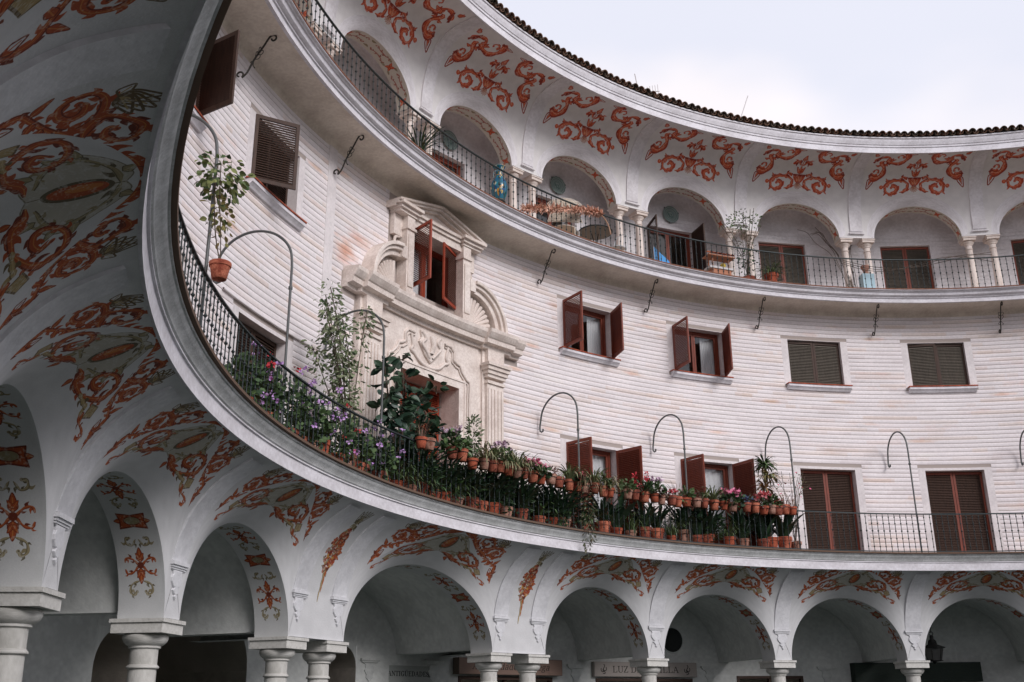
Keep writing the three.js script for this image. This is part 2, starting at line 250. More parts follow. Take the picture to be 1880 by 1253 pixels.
T.lunette = fresco(2048, 768, 0, Math.PI, 0, 1, LOWBASE, (g) => { g.translate(Math.PI / 2, 0); mirrored(g, (g) => {   // x = angle along the arch, y = from the arch edge to the groin
  blob(g, smoothPts([[0, 0.42], [0.1, 0.4], [0.2, 0.47], [0.33, 0.62], [0.34, 0.8], [0.22, 0.92], [0.08, 0.97], [0, 0.93]], 6), 'rgba(142,130,99,0.42)', 'rgba(93,84,63,0.7)', 0.008);
  brush(g, [[0.0, 0.9], [0.14, 0.88], [0.26, 0.8], [0.3, 0.68], [0.22, 0.55], [0.1, 0.47]], 0.03, 0.02, DUN, { gap: 0.06 }); for (const [x, y, a] of [[0.3, 0.78, 0.6], [0.3, 0.66, -0.2], [0.2, 0.5, -0.9], [0.1, 0.92, 1.2]]) leaf(g, x, y, a, 0.1, 0.06, DUN);
  leaf(g, 0.36, 0.42, -2.5, 0.12, 0.05, RUST); leaf(g, 0.16, 0.36, -1.2, 0.1, 0.05, RUST);
  brush(g, [[0.06, 0.42], [0.15, 0.42], [0.22, 0.38], [0.32, 0.40], [0.43, 0.47], [0.54, 0.66], [0.58, 0.84], [0.51, 0.9], [0.41, 0.83], [0.32, 0.72], [0.28, 0.61], [0.3, 0.54], [0.39, 0.57], [0.45, 0.67], [0.4, 0.71]], 0.05, 0.035, RUST, { gap: 0.06, lobes: 0.9, ball: 0.02, seed: 12 });
  brush(g, [[0.38, 0.43], [0.5, 0.5], [0.58, 0.58]], 0.03, 0.04, OCH, { gap: 0.06 }); blob(g, [[0.58, 0.66], [0.66, 0.82], [0.72, 0.76], [0.66, 0.58]], OCH.mid, OCH.dark, 0.012); leaf(g, 0.6, 0.55, 0.2, 0.1, 0.06, RUST);
  brush(g, [[0.6, 0.5], [0.67, 0.53], [0.77, 0.65], [0.84, 0.73], [0.84, 0.64], [0.8, 0.56]], 0.02, 0.025, RUST, { gap: 0.08, ball: 0.02 });
}); g.beginPath(); g.ellipse(0, 0.68, 0.085, 0.19, 0, 0, 7); g.fillStyle = DUN.dark; g.fill(); g.beginPath(); g.ellipse(0, 0.68, 0.062, 0.16, 0, 0, 7); g.fillStyle = RUST.mid; g.fill(); g.beginPath(); g.ellipse(0.012, 0.71, 0.03, 0.1, 0, 0, 7); g.fillStyle = RUST.lite; g.fill(); }, 31);
T.bouquet = fresco(512, 1136, -0.6, 0.6, 0, 2.64, LOWBASE, (g) => {        // hanging bunch of fruit on ribbons
  const r = rng(41); for (let i = 0; i < 5; i++) leaf(g, 0, 2.1, 1.1 + i * 0.24, 0.36, 0.09, DUN, true); brush(g, [[0, 2.3], [0.03, 2.0], [0, 1.8]], 0.05, 0.07, DUN, { gap: 0.05 });
  for (let i = 0; i < 230; i++) { const t = r(), a = r() * 7, w = (0.05 + 0.15 * Math.sin(Math.PI * Math.min(1, t * 1.05))) * Math.sqrt(r()), x = Math.cos(a) * w, y = 1.12 + t * 0.85; g.beginPath(); g.arc(x, y, 0.018 + r() * 0.022, 0, 7); g.fillStyle = ['#9a4020', '#a9541f', '#7c2f1b', '#b07a2e', '#8e3a2a', '#5d2a18'][Math.floor(r() * 6)]; g.fill(); if (r() < 0.3) leaf(g, x, y, r() * 7, 0.09, 0.045, r() < 0.5 ? RUST : DUN); }
  brush(g, [[0, 1.15], [0.02, 0.9], [-0.02, 0.62]], 0.06, 0.015, OCH, { lobes: 0 }); brush(g, [[0.03, 1.15], [0.05, 0.95], [0.04, 0.78]], 0.04, 0.012, RUST, { lobes: 0 });
}, 43);
function cross(g, cy) {                                // rosette of the lower arch soffits
  mirrored(g, (g) => { brush(g, [[0.02, cy + 0.36], [0.08, cy + 0.27], [0.15, cy + 0.3], [0.15, cy + 0.37], [0.1, cy + 0.38]], 0.02, 0.03, DUN, { gap: 0.06, ball: 0.02 }); brush(g, [[0.02, cy - 0.2], [0.13, cy - 0.25], [0.15, cy - 0.34], [0.1, cy - 0.38], [0.06, cy - 0.34]], 0.02, 0.03, DUN, { gap: 0.06, ball: 0.02 });
    brush(g, [[0.02, cy], [0.1, cy + 0.08], [0.18, cy + 0.1], [0.21, cy + 0.04]], 0.025, 0.02, RUST, { gap: 0.06 }); brush(g, [[0.02, cy], [0.1, cy - 0.09], [0.18, cy - 0.11], [0.21, cy - 0.05]], 0.025, 0.02, RUST, { gap: 0.06 }); });
  for (const s of [1, -1]) { leaf(g, 0, cy + 0.04 * s, s * 1.57, 0.2, 0.1, RUST); for (const a of [1, 2.14]) leaf(g, 0, cy + 0.08 * s, s * a, 0.1, 0.05, RUST); } g.beginPath(); g.arc(0, cy, 0.045, 0, 7); g.fillStyle = RUST.dark; g.fill();
}
T.lowerSoffit = fresco(256, 1024, -0.28, 0.28, 0, 2.5, '#c8c9c9', (g) => {
  cross(g, 0.68); cross(g, 1.95);
  for (const cy of [1.32]) { blob(g, [[-0.18, cy - 0.12], [0, cy - 0.09], [0.18, cy - 0.12], [0.16, cy], [0.18, cy + 0.12], [0, cy + 0.09], [-0.18, cy + 0.12], [-0.16, cy]], RUST.mid, RUST.dark, 0.02); g.beginPath(); g.ellipse(0, cy, 0.11, 0.065, 0, 0, 7); g.fillStyle = DUN.mid; g.fill(); g.strokeStyle = RUST.dark; g.lineWidth = 0.015; g.stroke(); for (const s of [-1, 1]) leaf(g, s * 0.16, cy, s > 0 ? 0 : 3.14, 0.08, 0.07, RUST); }
}, 51);
T.upperSoffit = fresco(128, 1024, -0.2, 0.2, 0, 3.2, '#cfc9bf', (g) => {
  for (let i = 0; i < 4; i++) { const y = 0.22 + i * 0.86; mirrored(g, (g) => { leaf(g, 0, y, 0.6, 0.13, 0.07, RED); leaf(g, 0, y, -0.6, 0.13, 0.07, RED); brush(g, [[0.06, y + 0.14], [0.11, y + 0.2], [0.07, y + 0.3], [0.07, y + 0.5], [0.11, y + 0.6], [0.06, y + 0.64]], 0.025, 0.025, { mid: '#a8655a', dark: '#7d4a40', lite: '#c08a7a' }, { gap: 0.1 }); leaf(g, 0.1, y + 0.08, 1.3, 0.12, 0.05, DUN); leaf(g, 0.1, y - 0.06, -1.3, 0.1, 0.05, DUN); }); }
}, 61);
const painted = (t, o) => std({ map: t, bumpMap: rep(grainBump, 0.8), bumpScale: 0.003, ...o });
M.upperCove = painted(T.upperCove); M.lowerCove = painted(T.lowerCove); M.lunette = std({ map: T.lunette }); M.bouquet = painted(T.bouquet); M.lowerSoffit = std({ map: T.lowerSoffit }); M.upperSoffit = std({ map: T.upperSoffit });
M.lowplaster = surf(toneTex(512, [200, 200, 203], [222, 222, 225], 6, 48, 21), 0.4);

// ---------------------------------------------------------------- setting
structure(mesh('plaza_ground', new THREE.CircleGeometry(600, 64).rotateX(-Math.PI / 2), M.ground));
M.ground.map.repeat.set(300, 300);

// ---------------------------------------------------------------- the curved building
const B = thing('curved_building', 'white semicircular building with painted arcades, balconies and shuttered windows around the plaza', 'building');
const T0 = 14, T1 = 182;
const smoothProf = (p) => smoothPts(p, 6);
function profFns(prof) { const s = [0]; for (let i = 1; i < prof.length; i++) s.push(s[i - 1] + Math.hypot(prof[i][0] - prof[i - 1][0], prof[i][1] - prof[i - 1][1])); const Y = prof.map((p) => p[1]), R = prof.map((p) => p[0]); return { prof, s, r: (y) => interp(y, Y, R), sy: (y) => interp(y, Y, s) }; }
const LOW = profFns(smoothProf([[16.15, 2.77], [16.15, 3.4], [16.13, 3.6], [16.06, 3.85], [15.9, 4.2], [15.6, 4.55], [15.25, 4.79], [15.02, 4.89]]));
const UP = profFns(smoothProf([[16.65, 14.8], [16.65, 15.0], [16.6, 15.65], [16.42, 16.28], [16.1, 16.71], [15.65, 16.9], [14.9, 16.93]]));
const half = (c) => Math.sqrt(Math.max(0, 1 - c * c));
const wideF = (c) => interp(c, [0, 0.2, 0.366, 0.55, 0.67, 0.87, 0.96, 1], [1, 0.955, 0.875, 0.765, 0.666, 0.46, 0.25, 0]);

function arcadeBay(o) {                                // one arched bay: arch soffit, lunette vault over it, coved spandrels
  const { c, hp, aw, cw, y0, rise, yc0, cr, P, RF, RB, Rn, f = half } = o, b = group('arcade_bay', B), N = 48, tag = o.tag;
  const X = (x, r, y) => pol(c - x, r, y), pk = (v, u, w) => [v.x, v.y, v.z, u, w];
  const crease = (al) => { const k = Math.cos(al), y = yc0 + cr * f(Math.abs(k)); return [cw * k, y, P.r(y)]; }, arch = (al) => [aw * Math.cos(al), y0 + rise * Math.sin(al), RF];
  mesh('lunette', grid(N, 10, (a, t) => { const al = a * Math.PI, A = arch(al), C = crease(al), tt = t + o.bulge * Math.sin(Math.PI * t); return pk(X(lerp(A[0], C[0], t), lerp(A[2], C[2], t), lerp(A[1], C[1], tt)), al, t); }), o.lunMat, b);
  const U = (x) => x * D2R * Rn, gs = [];
  for (const s of [1, -1]) {
    gs.push(grid(6, N / 2, (a, t) => { const C = crease(t * Math.PI / 2), x = lerp(C[0], hp, a) * s; return pk(X(x, C[2], C[1]), U(x), P.sy(C[1])); }));
    gs.push(grid(6, 4, (a, t) => { const y = lerp(y0, yc0, t), x = lerp(lerp(aw, cw, t), hp, a) * s; return pk(X(x, P.r(y), y), U(x), P.sy(y)); }));
  }
  const yt = yc0 + cr, top = P.prof.filter((p) => p[1] > yt + 0.004); top.unshift([P.r(yt), yt]);
  if (top.length > 1) gs.push(grid(14, top.length - 1, (a, t) => { const i = Math.round(t * (top.length - 1)), x = lerp(-hp, hp, a), s0 = P.sy(yt) + top.slice(1, i + 1).reduce((m, p, k) => m + Math.hypot(p[0] - top[k][0], p[1] - top[k][1]), 0); return pk(X(x, top[i][0], top[i][1]), U(x), s0); }));
  mesh('cove_panel', gs, o.coveMat, b);
  const arc = [0]; for (let i = 1; i <= 64; i++) { const p = arch((i - 1) / 64 * Math.PI), q = arch(i / 64 * Math.PI); arc.push(arc[i - 1] + Math.hypot((q[0] - p[0]) * D2R * RF, q[1] - p[1])); }
  mesh('arch_soffit', grid(64, 2, (a, t) => { const A = arch(a * Math.PI), l = arc[Math.round(a * 64)]; return pk(X(A[0], lerp(RF, RB, t), A[1]), (t - 0.5) * (RB - RF), Math.min(l, arc[64] - l)); }), o.sofMat, b);
  if (o.inner) o.inner(b, arch, X, pk);
  return b;
}
function rib(parent, th, hwid, P, yStart, proud, mat, name = 'rib') {
  const pr = P.prof.filter((p) => p[1] >= yStart && p[0] > (P === LOW ? 15.1 : 14.95)), out = pr.map((p, i) => { const a = pr[Math.max(0, i - 1)], b = pr[Math.min(pr.length - 1, i + 1)], dx = b[0] - a[0], dy = b[1] - a[1], l = Math.hypot(dx, dy); return [p[0] - dy / l * proud, p[1] + dx / l * proud]; });
  const gs = [ring(out, th - hwid, th + hwid, 0.6, 0.5)];
  for (const s of [-1, 1]) gs.push(ni(grid(1, pr.length - 1, (a, t) => { const i = Math.round(t * (pr.length - 1)), q = pol(th + s * hwid, lerp(out[i][0], pr[i][0] + 0.02, a), lerp(out[i][1], pr[i][1], a)); return [q.x, q.y, q.z, a * 0.05, t * 2]; })));
  gs.push(ring([out[0], [pr[0][0] + 0.02, pr[0][1]]], th - hwid, th + hwid, 0, 0.5));
  return mesh(name, gs, mat, parent);
}
const COLS = [22.96, 35.9, 48.8, 61.68, 74.74, 87.37, 91.42, 109.02, 113.28, 126.25, 138.7, 150.7, 162.9, 175.1];
const PAIRS = [[87.37, 91.42], [109.02, 113.28]];
const archBays = [];
for (let i = 0; i < COLS.length - 1; i++) {
  const a = COLS[i], b = COLS[i + 1], c = (a + b) / 2, hp = (b - a) / 2;
  if (hp < 3) {                                        // solid pier between twin columns, with the hanging fruit
    const pg = group('twin_pier', B);
    mesh('cove_panel', grid(8, LOW.prof.length - 1, (x, t) => { const k = Math.round(t * (LOW.prof.length - 1)), p = LOW.prof[k], xx = lerp(-hp, hp, x), q = pol(c - xx, p[0], p[1]); return [q.x, q.y, q.z, xx * D2R * 16.1, LOW.s[k]]; }), M.bouquet, pg);
    mesh('pier_back', [ring([[16.78, 2.77], [16.78, 4.6]], a, b, 0, 1), ring([[16.1, 2.775], [16.8, 2.775]], a - 0.8, b + 0.8, 0, 1)], M.lowplaster, pg);
  } else {
    const wide = hp > 8; archBays.push([c, hp, wide]);
    arcadeBay({ c, hp, aw: hp - 0.82, cw: wide ? 8.5 : hp - 0.14, y0: 2.77, rise: wide ? 1.57 : 1.55, yc0: 3.28, cr: 1.6, P: LOW, RF: 16.15, RB: 16.78, Rn: wide ? 11.9 : 16.1, f: wide ? wideF : half, bulge: 0.05, lunMat: M.lunette, coveMat: M.lowerCove, sofMat: M.lowerSoffit,
      inner: (bg, arch, X, pk) => {
        const bw = hp - 0.45, br = (al) => [bw * Math.cos(al), 2.86 + 1.72 * Math.sin(al)];
        mesh('arch_back', grid(40, 1, (s, t) => { const al = s * Math.PI, A = arch(al), C = br(al); return pk(X(lerp(A[0], C[0], t), 16.78, lerp(A[1], C[1], t)), al, t); }), M.inner, bg);
        mesh('barrel_vault', grid(40, 6, (s, t) => { const C = br(s * Math.PI), r = lerp(16.78, 19.3, t); return pk(X(C[0], r, C[1]), s * 5, t * 2.5); }), M.inner, bg);
      } });
  }
}
for (const th of COLS) {                               // ribs and corbels over every column
  const g = group('springer', B);
  rib(g, th, 0.74, LOW, 3.5, 0.034, M.lowplaster);
  const R = 16.15, w = 0.235;
  const ledge = [bend(box(-w, w, 3.46, 3.51, -0.02, 0.075), th, R), bend(box(-w + 0.02, w - 0.02, 3.43, 3.46, -0.02, 0.055), th, R), bend(box(-w + 0.035, w - 0.035, 3.405, 3.43, -0.02, 0.04), th, R)];
  mesh('corbel_ledge', ledge, M.lowplaster, g);
  const h = [[0.19, 3.40], [0.13, 3.385], [0.115, 3.345], [0.145, 3.30], [0.135, 3.25], [0.08, 3.19], [0.045, 3.175], [0.085, 3.14], [0.05, 3.10], [0.02, 3.085], [0.035, 3.06], [0, 3.02]];
  mesh('corbel_ornament', bend(slab(h.concat(h.slice(0, -1).reverse().map(([a, b]) => [-a, b])), -0.01, 0.032, 0.008), th, R), M.lowplaster, g);
  mesh('spring_block', [ring([[16.1, 2.772], [16.8, 2.772]], th - 0.85, th + 0.85, 0, 1), ring([[16.78, 2.862], [19.3, 2.862]], th - 0.5, th + 0.5, 0, 1)], M.inner, g);
  const col = group('column', B); face(col, th, 16.48, 0);
  const shaft = [[0.0, 0.0], [0.27, 0.0], [0.27, 0.12], [0.25, 0.125]];
  mesh('base', merge([box(-0.29, 0.29, 0, 0.1, -0.29, 0.29), lathe([[0.27, 0.1], [0.285, 0.14], [0.27, 0.19], [0.23, 0.2], [0.22, 0.24], [0.235, 0.27], [0.2, 0.3]], 28)]), M.stonecol || (M.stonecol = surf(toneTex(512, [186, 184, 178], [214, 212, 207], 6, 40, 27), 0.7)), col);
  mesh('shaft', lathe([[0.2, 0.3], [0.198, 0.8], [0.188, 1.5], [0.176, 2.16]], 32), M.stonecol, col);
  mesh('astragal', lathe([[0.176, 2.155], [0.2, 2.16], [0.208, 2.175], [0.2, 2.19], [0.19, 2.195], [0.188, 2.205], [0.176, 2.21]], 32), M.stonecol, col);
  mesh('capital', toCreasedNormals(lathe([[0.176, 2.21], [0.176, 2.40], [0.205, 2.415], [0.205, 2.44], [0.235, 2.455], [0.272, 2.49], [0.288, 2.53], [0.288, 2.56], [0.27, 2.585], [0.24, 2.59]], 36), 0.6), M.stonecol, col);
  mesh('abacus', [box(-0.3, 0.3, 2.59, 2.72, -0.34, 0.36), box(-0.325, 0.325, 2.72, 2.768, -0.36, 0.385)], M.stonecol, col);
}

// arcade back wall with shop fronts, oculus windows and passages
const RBK = 19.3;
const backOpen = [ // theta centre, half width m, y0, y1, kind
  [81.9, 1.45, 0, 2.42, 'shop'], [69.1, 1.5, 0, 2.42, 'shop'], [57.6, 1.0, 0, 2.5, 'shop'], [46.2, 1.7, 0, 2.3, 'shop'], [131.5, 1.0, 0, 2.55, 'shop'], [96.6, 0.42, 0, 3.0, 'arch'], [114.6, 0.62, 0, 3.0, 'arch'], [108.6, 1.35, 0, 3.72, 'arch']];
{
  const holes = backOpen.map(([c, hw, y0, y1, k]) => ({ a: c - hw / RBK / D2R, b: c + hw / RBK / D2R, y0, y1, k, c, hw }));
  const es = [T0, T1]; holes.forEach((h) => es.push(h.a, h.b)); for (let t = 20; t < T1; t += 4) es.push(t); es.sort((p, q) => p - q);
  const gs = [];
  for (let i = 0; i < es.length - 1; i++) { const m = (es[i] + es[i + 1]) / 2, h = holes.find((q) => m > q.a && m < q.b); if (es[i + 1] - es[i] < 1e-4) continue; gs.push(ring([[RBK, h ? (h.k === 'arch' ? h.y1 : h.y1) : 0], [RBK, 5.0]], es[i], es[i + 1], 0, 2)); }
  mesh('arcade_back_wall', gs, M.inner, B);
  for (const h of holes) {
    const g = group(h.k === 'arch' ? 'passage' : 'shop_front', B);
    if (h.k === 'arch') {                              // arched head fills the square hole, then a deep dark passage
      const N = 20, rr = Math.min(h.hw, 1.2), sp = h.y1 - rr * 1.1;
      mesh('arch_head', bend(ni(grid(N, 1, (a, t) => { const al = a * Math.PI, x = h.hw * Math.cos(al), y = sp + (h.y1 - sp) * Math.sin(al); return [x, lerp(y, h.y1 + 0.01, t), -0.002, x, y]; })), h.c, RBK), M.inner, g);
      mesh('passage_vault', bend(ni(grid(N, 3, (a, t) => { const al = a * Math.PI, x = h.hw * Math.cos(al), y = sp + (h.y1 - sp) * Math.sin(al); return [x, y, -4 * t, t, a]; })), h.c, RBK), M.room, g);
      mesh('passage_wall', bend(merge([box(-h.hw - 0.05, -h.hw, 0, sp, -4, 0), box(h.hw, h.hw + 0.05, 0, sp, -4, 0), box(-h.hw - 0.1, h.hw + 0.1, 0, h.y1 + 0.1, -4.1, -4)]), h.c, RBK), M.room, g);
    } else {
      const hw = h.hw, f = 0.07;
      mesh('door_frame', bend(merge([box(-hw, -hw + f, 0, h.y1, -0.12, 0.03), box(hw - f, hw, 0, h.y1, -0.12, 0.03), box(-hw + f, hw - f, h.y1 - f, h.y1, -0.12, 0.03), box(-f / 2, f / 2, 0, h.y1 - f, -0.1, 0.02), box(-hw + f, -f / 2, 1.95, 1.99, -0.1, 0.01), box(f / 2, hw - f, 1.95, 1.99, -0.1, 0.01)]), h.c, RBK), M.darkwood, g);
      mesh('shop_glass', bend(box(-hw + f, hw - f, 0.02, h.y1 - f, -0.075, -0.07), h.c, RBK), M.glass, g);
      mesh('shop_interior', bend(merge([box(-hw - 0.4, hw + 0.4, 0, h.y1 + 0.2, -2.4, -2.35), box(-hw - 0.4, -hw - 0.35, 0, h.y1 + 0.2, -2.4, -0.1), box(hw + 0.35, hw + 0.4, 0, h.y1 + 0.2, -2.4, -0.1), box(-hw - 0.4, hw + 0.4, h.y1 + 0.15, h.y1 + 0.2, -2.4, -0.1)]), h.c, RBK), M.room, g);
    }
  }
  for (const th of [72.13, 66.3]) { const g = group('oculus_window', B); mesh('oculus_rim', bend(ni(new THREE.TorusGeometry(0.335, 0.02, 8, 36)).translate(0, 3.43, 0.0), th, RBK), M.inner, g); mesh('oculus_glass', bend(ni(new THREE.CircleGeometry(0.33, 36)).translate(0, 3.43, 0.012), th, RBK), std({ color: new THREE.Color(0.02, 0.022, 0.022), roughness: 0.15 }), g); }  // shade of the space behind is put into the disc colour; no opening
  for (const th of [44.5, 52.5, 63, 75.4, 88.5, 94.2, 126, 136.5, 140]) { const g = group('wall_bracket', B); mesh('bracket_ledge', bend(merge([box(-0.28, 0.28, 2.70, 2.75, -0.02, 0.08), box(-0.24, 0.24, 2.66, 2.70, -0.02, 0.05)]), th, RBK), M.inner, g); const h = [[0.2, 2.65], [0.13, 2.62], [0.12, 2.55], [0.16, 2.5], [0.09, 2.4], [0.1, 2.34], [0.03, 2.28], [0, 2.2]]; mesh('bracket_ornament', bend(slab(h.concat(h.slice(0, -1).reverse().map(([a, b]) => [-a, b])), -0.01, 0.03, 0.006), th, RBK), M.inner, g); }
  mesh('arcade_ceiling', ring([[16.7, 4.8], [19.5, 4.9]], T0, T1, 0, 2), M.inner, B);
}

// lower balcony: slab with moulded edge
mesh('balcony_fascia', ring([[15.1, 4.915], [15.075, 4.885], [15.0, 4.885], [14.99, 5.075], [14.965, 5.08], [14.965, 5.1]], T0, T1), M.cornice, B, { label: 'white moulded fascia under the lower balcony' });
mesh('balcony_moulding', ring([[14.965, 5.1], [14.945, 5.115], [14.93, 5.15], [14.89, 5.19], [14.865, 5.215], [14.855, 5.245], [14.835, 5.25], [14.835, 5.275]], T0, T1), M.cornicegrey, B);
mesh('balcony_tile_edge', ring([[14.85, 5.274], [14.785, 5.278], [14.78, 5.312], [14.86, 5.316]], T0, T1), M.slabedge, B);
mesh('balcony_floor', ring([[14.86, 5.314], [16.44, 5.32], [19.6, 5.32]], T0, T1, 0), M.slab, B);

// main wall: openings, painted brick courses
const WIN = [29.9, 42.3, 54.75, 67.4, 80.0, 117.4, 129.9], HW = 0.8;
const POR = 98.6;
const openings = [];
for (const c of WIN) { openings.push({ c, hw: HW, y0: 10.16, y1: 11.48, t: 'window' }); openings.push({ c, hw: HW, y0: 5.33, y1: 7.77, t: 'door' }); }
openings.push({ c: POR, hw: 0.97, y0: 5.33, y1: 8.36, t: 'portal_door' }, { c: 98.15, hw: 0.82, y0: 10.2, y1: 11.6, t: 'portal_window' });
const uT = (u, R = RW) => u / R / D2R;
function wallCells(R, ymin, ymax, ops, ta, tb) {
  const te = [ta, tb], ye = [ymin, ymax]; for (const o of ops) { te.push(o.c - uT(o.hw, R), o.c + uT(o.hw, R)); ye.push(o.y0, o.y1); }
  const un = (a) => [...new Set(a.map((v) => +v.toFixed(4)))].sort((p, q) => p - q), t = un(te), y = un(ye), gs = [];
  for (let i = 0; i < t.length - 1; i++) for (let j = 0; j < y.length - 1; j++) { const ct = (t[i] + t[i + 1]) / 2, cy = (y[j] + y[j + 1]) / 2; if (!ops.some((o) => Math.abs(ct - o.c) < uT(o.hw, R) && cy > o.y0 && cy < o.y1)) gs.push(ring([[R, y[j]], [R, y[j + 1]]], t[i], t[i + 1], 0, 1.25)); }
  return gs;
}
function wallUV(g) { const p = g.attributes.position, uv = g.attributes.uv; for (let i = 0; i < p.count; i++) { const th = Math.atan2(p.getX(i), p.getZ(i)) / D2R; uv.setXY(i, (150 - th) / 130, (p.getY(i) - 5.3) / 7.1); } return g; }
T.wall = (() => {                                       // limewashed brick: tone per course length, rust-coloured washes where the paint has gone
  const w = 2048, h = 512, c = canvas(w, h), g = c.getContext('2d'), r = rng(77); g.fillStyle = '#e7e0e1'; g.fillRect(0, 0, w, h);
  const X = (th) => (150 - th) / 130 * w, Y = (y) => h - (y - 5.3) / 7.1 * h, ch = 0.118 / 7.1 * h;
  for (let k = 0; k < 1500; k++) { const row = Math.floor(r() * 60), x = r() * w, l = 12 + r() * 90; g.fillStyle = ['rgba(240,232,230,', 'rgba(214,190,176,', 'rgba(226,204,190,', 'rgba(206,196,196,'][Math.floor(r() * 4)] + (0.1 + r() * 0.3).toFixed(2) + ')'; g.fillRect(x, h - (row + 1) * ch, l, ch * 0.9); }
  const stain = (th, y, wd, ht, col, a, n) => { for (let i = 0; i < n; i++) { const xx = X(th) + (r() + r() - 1) * wd, yy = Y(y) + (r() + r() - 1) * ht; g.fillStyle = col + (a * (0.4 + r())).toFixed(3) + ')'; g.beginPath(); g.ellipse(xx, yy, 2 + r() * 10, 1 + r() * 3, 0, 0, 7); g.fill(); } };
  stain(108.6, 10.25, 22, 26, 'rgba(200,128,104,', 0.05, 240); stain(107, 10.7, 26, 14, 'rgba(206,146,122,', 0.04, 160);
  for (const [th, y, l] of [[112.6, 11.55, 26], [109.5, 11.9, 22], [83.6, 11.25, 20], [73, 11.3, 40], [70.5, 11.1, 30], [86.5, 10.0, 20], [90.2, 8.4, 18], [84.5, 8.0, 26], [75, 9.9, 22], [48.5, 11.6, 26], [52.4, 9.7, 30], [45, 8.6, 26], [60, 9.6, 24], [36.5, 9.9, 30], [88.5, 9.3, 18], [66, 8.6, 30], [122, 9.1, 24], [114, 8.9, 20]]) stain(th, y, l * 0.8, 3.4, 'rgba(208,160,136,', 0.036, 60);
  for (let i = 0; i < 90; i++) stain(24 + r() * 110, 6 + r() * 6, 20 + r() * 30, 3 + r() * 4, 'rgba(214,172,146,', 0.05, 18);
  const im = g.getImageData(0, 0, w, h), d = im.data; for (let j = 0; j < h; j++) for (let i = 0; i < w; i++) { const k = (j * w + i) * 4, f = 0.95 + 0.1 * (0.5 * vnoise(i / 2, j / 2) + 0.5 * vnoise(i / 40, j / 25)); for (let m = 0; m < 3; m++) d[k + m] = clamp(d[k + m] * f, 0, 255); } g.putImageData(im, 0, 0); return texOf(c);
})();
M.wall = std({ map: T.wall, bumpMap: rep(grainBump, 24, 4.6), bumpScale: 0.004 });
M.mortar = std({ color: new THREE.Color(0.40, 0.34, 0.31) });
M.plainwall = surf(toneTex(512, [212, 205, 205], [232, 225, 225], 6, 48, 33), 0.5, 0.003);
mesh('wall_core', wallCells(RW + 0.011, 5.3, 12.4, openings, 22, T1), M.mortar, B);
mesh('wall_end', [ring([[RW, 5.3], [RW, 12.4]], 20, 22.2, 0), ring([[RW, 5.3], [RW, 12.4]], 138, T1, 0)], M.plainwall, B);
const CH = 0.118, courses = [];
for (let k = 0, y = 5.335; y + CH < 12.33; k++, y += CH) {   // one mesh per course
  const ya = y + 0.0062, yb = y + CH - 0.0062, ex = [];
  for (const o of openings) if (yb > o.y0 - 0.02 && ya < o.y1 + (o.t === 'door' ? 0.09 : 0.02) && !o.t.startsWith('portal')) ex.push([o.c - uT(o.hw + 0.2), o.c + uT(o.hw + 0.2)]);
  const hu = yb < 9.4 ? 2.5 : yb < 9.93 ? 2.96 : yb < 10.9 ? 1.24 + Math.sqrt(Math.max(0.05, 1.08 - (yb - 9.92) ** 2)) : 1.45; ex.push([POR - uT(hu), POR + uT(hu)]); ex.push([110.15, 111.15]); ex.sort((a, b) => a[0] - b[0]);
  let a = 22.2; const r = rng(k + 5); const piece = (p, q) => { if (q - p < 0.2) return; const z = (r() - 0.5) * 0.004; courses.push([q - p, wallUV(ring([[RW + 0.013, ya - 0.001], [RW + 0.004 + z, ya], [RW + z, ya + 0.008], [RW + z, yb - 0.008], [RW + 0.004 + z, yb], [RW + 0.013, yb + 0.001]], p, q, 0.7, 1.25))]); };
  for (const [p, q] of ex) { if (p > a) piece(a, p); a = Math.max(a, q); } piece(a, 138);
}
courses.sort((a, b) => b[0] - a[0]);
courses.forEach(([, g], i) => { if (i < 300) mesh('brick_course', g, M.wall, B); });
mesh('brick_courses', courses.slice(300).map((c) => c[1]), M.wall, B, { kind: 'stuff' });
mesh('plain_strip', bbox(110.65, -0.145, 0.145, 5.33, 12.3, -0.024, 0.012), M.plainwall, B);

// windows and doors -----------------------------------------------------------
const SH = {};
function shutterGeo(w, h, midrail) {                             // louvred leaf, hinge at x = 0, thickness in z
  const key = w.toFixed(3) + '_' + h.toFixed(3) + midrail; if (SH[key]) return SH[key];
  const s = 0.06, fr = [box(0, s, 0, h, -0.018, 0.018), box(w - s, w, 0, h, -0.018, 0.018), box(s, w - s, 0, 0.08, -0.017, 0.017), box(s, w - s, h - 0.07, h, -0.017, 0.017)];
  if (midrail) fr.push(box(s, w - s, h * 0.36, h * 0.36 + 0.07, -0.017, 0.017));
  const sl = [], sr = []; for (let y = 0.1; y < h - 0.08; y += 0.045) { if (midrail && y > h * 0.36 - 0.02 && y < h * 0.36 + 0.08) continue; const g = ni(new THREE.BoxGeometry(w - 2 * s, 0.007, 0.07)); const g2 = g.clone(); g.rotateX(0.86); g.translate(w / 2, y, 0); sl.push(boxUV(g)); g2.rotateX(-0.86); g2.translate(w / 2, y, 0); sr.push(boxUV(g2)); }
  return (SH[key] = { fr: merge(fr), sl: merge(sl), sr: merge(sr) });
}
function put(o, c, R, u, y, z, turn = 0) { const f = c * D2R; o.position.set(R * Math.sin(f) - Math.cos(f) * u - Math.sin(f) * z, y, R * Math.cos(f) + Math.sin(f) * u - Math.cos(f) * z); o.rotation.y = f + Math.PI + turn; return o; }
M.redwood = std({ map: rep(noiseTex(256, (x, y) => { const n = fbm(x * 24, y * 3, 3, 24, 3); return [lerp(128, 164, n), lerp(48, 70, n), lerp(28, 42, n)]; }, true), 2), roughness: 0.6 });
